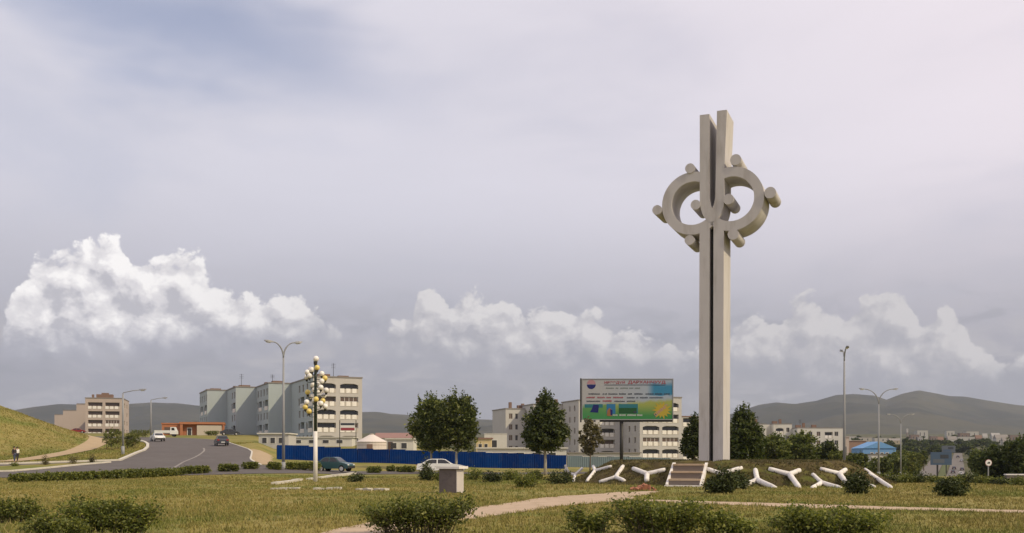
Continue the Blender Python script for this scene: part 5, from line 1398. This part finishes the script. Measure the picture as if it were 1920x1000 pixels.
# shrubs -------------------------------------------------------------
def shrub(name, lab, loc, w, h, m, seed, n_clump=160, per=14, leaf=.05, d=None, stems=True, base=0.12, group=None, cat='shrub', boxy=False, rz=0.0, airy=False):
    o = thing(name, lab, cat, loc, rz, group); r = random.Random(seed); d = d or w*.7; cen = []; rad = []
    if boxy:
        k = max(2, int(w/(h*.8)))
        for i in range(k):
            cen.append((-w/2+w*(i+.5)/k, r.uniform(-.1,.1)*d, h*(base+(1-base)*.52)+r.uniform(-.04,.04)*h)); rad.append((w/k*.62, d*.5, h*(1-base)*.52))
    else:
        cen = [(0,0,h*(.5+base*.5))]; rad = [(w*.42, d*.42, h*.42)]
        for i in range(5):
            a = i*1.25+r.uniform(-.4,.4); cen.append((w*.28*math.cos(a), d*.28*math.sin(a), h*r.uniform(.4,.68))); rad.append((w*.23, d*.22, h*r.uniform(.22,.33)))
    if boxy and w > 1.5 and leaf < .05:      # uneven top and gaps between the crowns of the bushes
        for i in range(len(cen)):
            f = r.uniform(.72, 1.08); rad[i] = (rad[i][0]*r.uniform(.8, 1.15), rad[i][1]*r.uniform(.7, 1.1), rad[i][2]*f); cen[i] = (cen[i][0]+r.uniform(-.1,.1), cen[i][1], h*1.0-rad[i][2]*r.uniform(1.0, 1.25))
    V, L = leaves(cen, rad, n_clump, per, leaf, seed, shell=.3 if airy else .45, spread=.24)
    rs = np.random.default_rng(seed+9); pts = []
    for k in range(int(10+w*8)):
        c = cen[rs.integers(len(cen))]; q = rad[rs.integers(len(rad))]; a = rs.uniform(0, 6.28); x0 = c[0]+q[0]*.8*math.cos(a); y0 = c[1]+q[1]*.8*math.sin(a)
        for j in range(12): pts.append((x0+rs.normal()*leaf*.5, y0+rs.normal()*leaf*.5, c[2]+q[2]*.6+h*rs.uniform(.12,.25)*j/11))
    V2, L2 = quads(np.array(pts), leaf*.9, rs); L = np.concatenate([L, L2+len(V)]); V = np.concatenate([V, V2])
    V[:, 2] = np.maximum(V[:, 2], .02)
    foliage('foliage', V, L, m, o)
    if stems:
        mb = MB()
        for k in range(int(5+w*5)):
            x0 = r.uniform(-.35,.35)*w; y0 = r.uniform(-.3,.3)*d; x1 = x0+r.uniform(-.12,.12)*w; y1 = y0+r.uniform(-.1,.1)*d
            mb.tube([(x0,y0,-.05),((x0+x1)/2,(y0+y1)/2,h*.3),(x1,y1,h*r.uniform(.5,.85))], [.014,.011,.006], 5)
        tag(mb.build('stems', MATS['bark'], o), kind='stuff')
    return o
def stem_shrub(name, lab, loc, w, d, h, m, seed, nst, per, leaf, lo=.3, flat=False, group=None, cat='bush', rz=0.0, sig=.055, bark='bark', lean=.5, cone=False):
    """shrub grown from many curved stems; leaves sit along the outer part of each stem"""
    o = thing(name, lab, cat, loc, rz, group); q = np.random.default_rng(seed)
    a = q.uniform(0, 2*np.pi, nst); rr = np.sqrt(q.random(nst)); ex = rr*np.cos(a); ey = rr*np.sin(a)
    nlob = max(2, int(w/.32)); lob = q.uniform(.58, 1.06, nlob); li = np.clip(((ex+1)/2*nlob).astype(int), 0, nlob-1)
    th = h*lob[li]*q.uniform(.66, 1.0, nst)*((1-.62*rr**1.3) if cone else 1.0 if flat else 1-.42*rr**2.2); spike = q.random(nst) < .10; th[spike] *= 1.12
    tip = np.stack([ex*w*.5, ey*d*.5, th], 1); bs = np.stack([ex*w*.5*lean, ey*d*.5*lean, np.zeros(nst)-.05], 1)
    t = lo+(1-lo)*q.random((nst, per))**.75
    pos = bs[:, None, :]+(tip-bs)[:, None, :]*np.stack([t**1.5, t**1.5, t], -1)
    pos += q.normal(size=pos.shape)*(sig*(0.5+1.0*np.sin(np.pi*np.clip(t, 0, 1)*.85)))[..., None]*np.array([1, 1, .8])
    pos = pos.reshape(-1, 3); pos[:, 2] = np.maximum(pos[:, 2], .02)
    V, L = quads(pos, leaf, q); foliage('foliage', V, L, m, o)
    mb = MB()
    for k in range(0, nst, 2):
        f = lambda u: tuple(bs[k]+(tip[k]-bs[k])*np.array([u**1.5, u**1.5, u]))
        mb.tube([f(0), f(.4), f(.95)], [.013*h**.5+.003, .010, .004], 4, False)
    tag(mb.build('stems', MATS[bark], o), kind='stuff')
    return o
def fg(px, py_top, D): return (px-960)/F*D, D, EYE+(HOR-py_top)/F*D
BUSH = [('dark leafy bush cut off by the left edge of the photograph', 22, 908, 25, 125, 'leaf_bush', 70, .28, False),
 ('wide rounded bush in the left foreground', 203, 912, 21.5, 215, 'leaf_bush', 150, .20, False),
 ('low sprawling bush at the foot of the wide left bush', 105, 958, 20.3, 130, 'leaf_bush', 60, .12, False),
 ('flat-topped hedge-like bush in the middle foreground before the path', 784, 933, 21.3, 225, 'leaf_bush', 140, .42, True),
 ('thin sapling-like bush with few leaves left of the big right bush', 1083, 942, 21.5, 36, 'leaf_bush', 14, .30, False),
 ('small open bush between the sapling and the big right bush', 1122, 944, 21.5, 60, 'leaf_bush', 26, .28, False),
 ('big wide bush in the right foreground', 1237, 938, 21.0, 200, 'leaf_bush', 130, .16, True),
 ('smaller yellow-green bush joined to the right of the big bush', 1365, 946, 21.0, 105, 'leaf_bush', 60, .16, False),
 ('long low bush farthest right in the foreground', 1560, 951, 20.8, 245, 'leaf_bush', 150, .14, True)]
for i, (lab, px, pt, D, w, m, ns, lo, fl) in enumerate(BUSH):
    x, y, zt = fg(px, pt, D); ww = w/F*D
    stem_shrub('bush', lab, (x, y, 0), ww, max(.5, ww*.45), zt*1.06, m, 100+i, ns, 62, .036, lo, fl, group='foreground bushes', sig=.075, lean=.55)
def small(lab, px, pb, pt, w, m='leaf_spruce', seed=0, cone=False, leaf=.06, nc=150, z=0.0, group='small shrubs on the lawn', name='shrub'):
    x, D = G(px, pb, z); h = (pb-pt)/F*D
    ww = w/F*D
    return stem_shrub(name, lab, (x, D, z), ww*1.12, ww, h*(1.5 if cone else 1.08), m, seed, max(14, nc//5), 46, leaf, .06, False, group=group, cat='shrub', sig=.10, lean=.25 if cone else .35, cone=cone)
SM = [('dark conifer right beside the stairs on the right', 1352, 926, 872, 58, 260),('smaller dark conifer tucked behind the one by the stairs', 1384, 918, 885, 40, 150),
 ('dark conifer in front of the right half of the mound', 1608, 927, 886, 44, 190),('dark rounded conifer alone on the lawn at the right', 1783, 931, 897, 54, 240),
 ('shrub with pale stalk left of the mound, nearest to the path', 987, 915, 884, 46, 180),('dark shrub at the left foot of the mound', 1050, 908, 877, 52, 220),
 ('narrow upright dark shrub left of the concrete pedestal', 800, 902, 868, 26, 120),('pale low shrub between narrow shrub and pedestal', 827, 902, 882, 28, 90),
 ('dark low shrub right of the pedestal, middle of three', 920, 905, 880, 40, 170),('light shrub right of the pedestal, nearest to it', 888, 901, 873, 30, 110),
 ('light shrub right of the pedestal, farthest of three', 955, 901, 879, 34, 120),('small dark shrub alone by the globe lamp', 668, 904, 884, 28, 110),
 ('faint shrub left of the mound near the trunk of the tapering tree', 1005, 899, 880, 34, 110)]
for i, (lab, px, pb, pt, w, nc) in enumerate(SM):
    small(lab, px, pb, pt, w, 'leaf_spruce' if i in (0,1,2,3,5,6,8,11) else 'leaf_bush', 200+i, nc=nc*(2 if i in (0,1,2,3,6) else 1), cone=i in (0,1,2,3,6))
scr_ = [(1655,903,886,40),(1690,905,884,46),(1725,906,886,44),(1755,905,888,30),(1820,906,886,40),(1845,907,893,30),(1880,909,894,44),(1912,911,895,40),(1670,905,893,30),(1705,906,893,34),(1865,908,897,34),(1797,906,888,30)]
scr_.sort()
for i, (px, pb, pt, w) in enumerate(scr_):
    small('low scrubby shrub, %s from the mound along the right field edge' % ORD[i], px, pb, pt, w, ['leaf_bush','leaf_spruce','leaf_yellow'][i % 3], 240+i, nc=110, group='scrub along the right field edge')
# clipped hedge pieces by the road
HG = [(22,212,905.5,899,889,886,'longest clipped hedge stretch at the left along the road'),(219,342,899,892.5,884,879,'second clipped hedge stretch from the left along the road'),(349,391,892,891,878,878,'short clipped hedge piece below the road junction'),
 (411,446,890,890,877,877,'clipped hedge block left of the tall double-armed lamp'),(457,483,888.5,888.5,876,876,'smallest clipped hedge block left of the tall double-armed lamp'),(503,526,888,888,875,875,'clipped hedge block just left of the tall double-armed lamp'),
 (537,600,887.5,887.5,874,874,'clipped hedge stretch between the tall lamp and the globe lamp'),(689,713,886.5,886.5,875,875,'clipped hedge block right of the teal car'),(726,740,885,885,875.5,875.5,'tiny clipped hedge block right of the teal car'),(745,778,885.5,885.5,875,875,'clipped hedge block left of the white car')]
for i, (a, b, pa, pb, ta, tb, lab) in enumerate(HG):
    A_ = Vector(G(a, pa)); B_ = Vector(G(b, pb)); c = (A_+B_)/2; d = B_-A_; h = ((pa-ta)+(pb-tb))/2/F*c.y
    shrub('hedge', lab, (c.x, c.y, H(c.x, c.y)-.02), d.length, h*1.06, 'leaf_bush', 300+i, int(70*d.length/1.0)+40, 14, .08, d=.75, boxy=True, base=.05, group='clipped hedge pieces along the road', cat='hedge', rz=math.atan2(d.y, d.x))
# saplings on the divider and bushes by the left road
for i, (lab, px, D, pt, w, m) in enumerate((('round bush beside the walking people', 26, 97, 866, 17, 'leaf_bush'),('first leafless sapling on the road divider', 85, 99, 857, 14, 'leaf_dry'),('brownish bushy sapling on the road divider', 138, 101, 853, 19, 'leaf_dry'),
   ('thin sapling at the tip of the road divider', 173, 103, 854, 9, 'leaf_dry'),('large pale green bush left of the single-armed lamp', 212, 134, 803, 40, 'leaf_yellow'),('pale green bush behind the single-armed lamp', 247, 138, 812, 34, 'leaf_yellow'),
   ('low bush before the orange shop', 398, 228, 808, 28, 'leaf_yellow'),('low bush at the far bend of the left road', 262, 205, 806, 40, 'leaf_yellow'))):
    x = (px-960)/F*D; g = H(x, D); zt = EYE+(HOR-pt)/F*D-g
    if i < 4:
        stem_shrub('bush', lab, (x, D, g), w/F*D, w/F*D, max(.5, zt)*1.25, m, 330+i, 16, 34, .06, .15 if i == 0 else .3, group='bushes along the left road', sig=.11, lean=.2); continue
    shrub('bush', lab, (x, D, g), w/F*D, max(.5, zt), m, 330+i, 130, 12, .10, group='bushes along the left road', cat='bush')

# ------------------------------------------------------------------ grass blades over the near field
r = np.random.default_rng(77)
leaf_mat('mound_blades', (0.055, 0.052, 0.020), (0.085, 0.076, 0.028), (0.16, 0.125, 0.05), trans=.2, nscale=.8)
def blades(name, X0, Y0, Z0, hmin, hmax, wid, seed, lab, nb=4, bm_='grass_blades'):
    q = np.random.default_rng(seed); n = len(X0); 
    bx = np.repeat(X0, nb)+q.normal(size=n*nb)*.05; by = np.repeat(Y0, nb)+q.normal(size=n*nb)*.05; bz = np.repeat(Z0, nb)-.02
    hh = np.repeat(q.uniform(hmin, hmax, n), nb)*q.uniform(.6, 1.2, n*nb); a = q.uniform(0, 2*np.pi, n*nb); w = np.repeat(wid if hasattr(wid, '__len__') else np.full(n, wid), nb)*q.uniform(.7, 1.3, n*nb)
    lx = q.normal(size=n*nb)*.35*hh; ly = q.normal(size=n*nb)*.35*hh
    V = np.stack([np.stack([bx-np.cos(a)*w, by-np.sin(a)*w, bz], 1), np.stack([bx+np.cos(a)*w, by+np.sin(a)*w, bz], 1), np.stack([bx+lx, by+ly, bz+hh], 1)], 1).reshape(-1, 3)
    o = put(name, np_mesh(name, V, 3, np.arange(len(V)), MATS[bm_])); return tag(o, lab, 'grass', kind='stuff')
n = 130000
D_ = 17+(85-17)*r.random(n)**1.5; U_ = r.uniform(-.56, .56, n); Xg = U_*D_; Yg = D_
dens_n = vnoise(Xg*.5+200, Yg*.5+200, 21)*.6+vnoise(Xg*.13+200, Yg*.13+200, 22)*.4
keep = r.random(n) < np.clip((dens_n-.10)*2.0, .2, 1)
for pl in (PATHJ, PATH2J): keep &= ~in_poly(Xg, Yg, pl)
keep &= ~in_poly(Xg, Yg, ROAD) & (np.hypot(Xg-MC[0], Yg-MC[1]) > RB-.3)
Xg, Yg = Xg[keep], Yg[keep]; hsc = .5+vnoise(Xg*.3+90, Yg*.3+90, 23)
blades('grass', Xg, Yg, Hn(Xg, Yg), .04, .13, .009+.00028*Yg, 5, 'dry olive grass covering the near field')
# taller weeds and dry stalks in loose patches
n = 9000; D_ = 18+(70-18)*r.random(n)**1.4; U_ = r.uniform(-.56, .56, n); Xw = U_*D_; Yw = D_
k = (vnoise(Xw*.22+300, Yw*.22+300, 31) > .60) | (r.random(n) < .05)
for pl in (PATHJ, PATH2J): k &= ~in_poly(Xw, Yw, pl)
k &= ~in_poly(Xw, Yw, ROAD) & (np.hypot(Xw-MC[0], Yw-MC[1]) > RB+.2)
Xw, Yw = Xw[k], Yw[k]
leaf_mat('weed_blades', (0.14, 0.16, 0.04), (0.23, 0.22, 0.07), (0.42, 0.34, 0.15), trans=.35, nscale=.3)
blades('weeds', Xw, Yw, Hn(Xw, Yw), .09, .24, .010+.00025*Yw, 12, 'taller weeds and dry stalks scattered over the field', 5, 'weed_blades')
# ragged grass overhanging the path edges
ep = np.array(PATHJ+PATH2J); ei = r.integers(0, len(ep), 1500); Xe = ep[ei, 0]+r.normal(size=1500)*.12; Ye = ep[ei, 1]+r.normal(size=1500)*.22
blades('path_edge_grass', Xe, Ye, Hn(Xe, Ye), .04, .12, .014, 13, 'ragged grass growing over the path edges', 4)
n = 15000; a = r.uniform(0, 2*np.pi, n); q = np.sqrt(r.random(n))*RB; Xm = MC[0]+q*np.cos(a); Ym = MC[1]+q*np.sin(a)
st = np.abs((Xm-base.x)*math.cos(math.atan2(sn.y, sn.x)+math.pi/2)+(Ym-base.y)*math.sin(math.atan2(sn.y, sn.x)+math.pi/2)) > 1.25
st |= (Ym > MC[1]); Xm, Ym = Xm[st], Ym[st]
blades('mound_grass', Xm, Ym, mound_z(Xm, Ym), .05, .15, .03, 6, 'rough grass covering the mound', 3, 'mound_blades')
n = 30000; Xh = r.uniform(-75, -42, n); Yh = r.uniform(100, 165, n); k = ~in_poly(Xh, Yh, ROAD) & (Hn(Xh, Yh) > -1); fpx = np.array(FP); 
dist = np.min(np.hypot(Xh[:, None]-fpx[None, :, 0], Yh[:, None]-fpx[None, :, 1]), 1); k &= dist > 1.8
Xh, Yh = Xh[k], Yh[k]; blades('hillside_grass', Xh, Yh, Hn(Xh, Yh), .06, .22, .06, 7, 'green grass on the hillside at the left', 2)

# ------------------------------------------------------------------ the air: one closed box of thin haze round everything
def haze():
    m = bpy.data.materials.new('haze'); m.use_nodes = True; t = m.node_tree; t.nodes.clear(); N = NT(t)
    v = N.n('ShaderNodeVolumePrincipled'); v.inputs['Color'].default_value = (0.72, 0.80, 0.95, 1); v.inputs['Density'].default_value = HAZE
    v.inputs['Anisotropy'].default_value = 0.2
    o = N.n('ShaderNodeOutputMaterial'); t.links.new(v.outputs[0], o.inputs['Volume'])
    return m
HAZE = 6.0e-5
h = MB().box(-13500, 13500, -900, 8600, -440, 460).build('haze', haze()); tag(h, kind='stuff', label='thin pale haze filling the air over the valley', cat='haze')
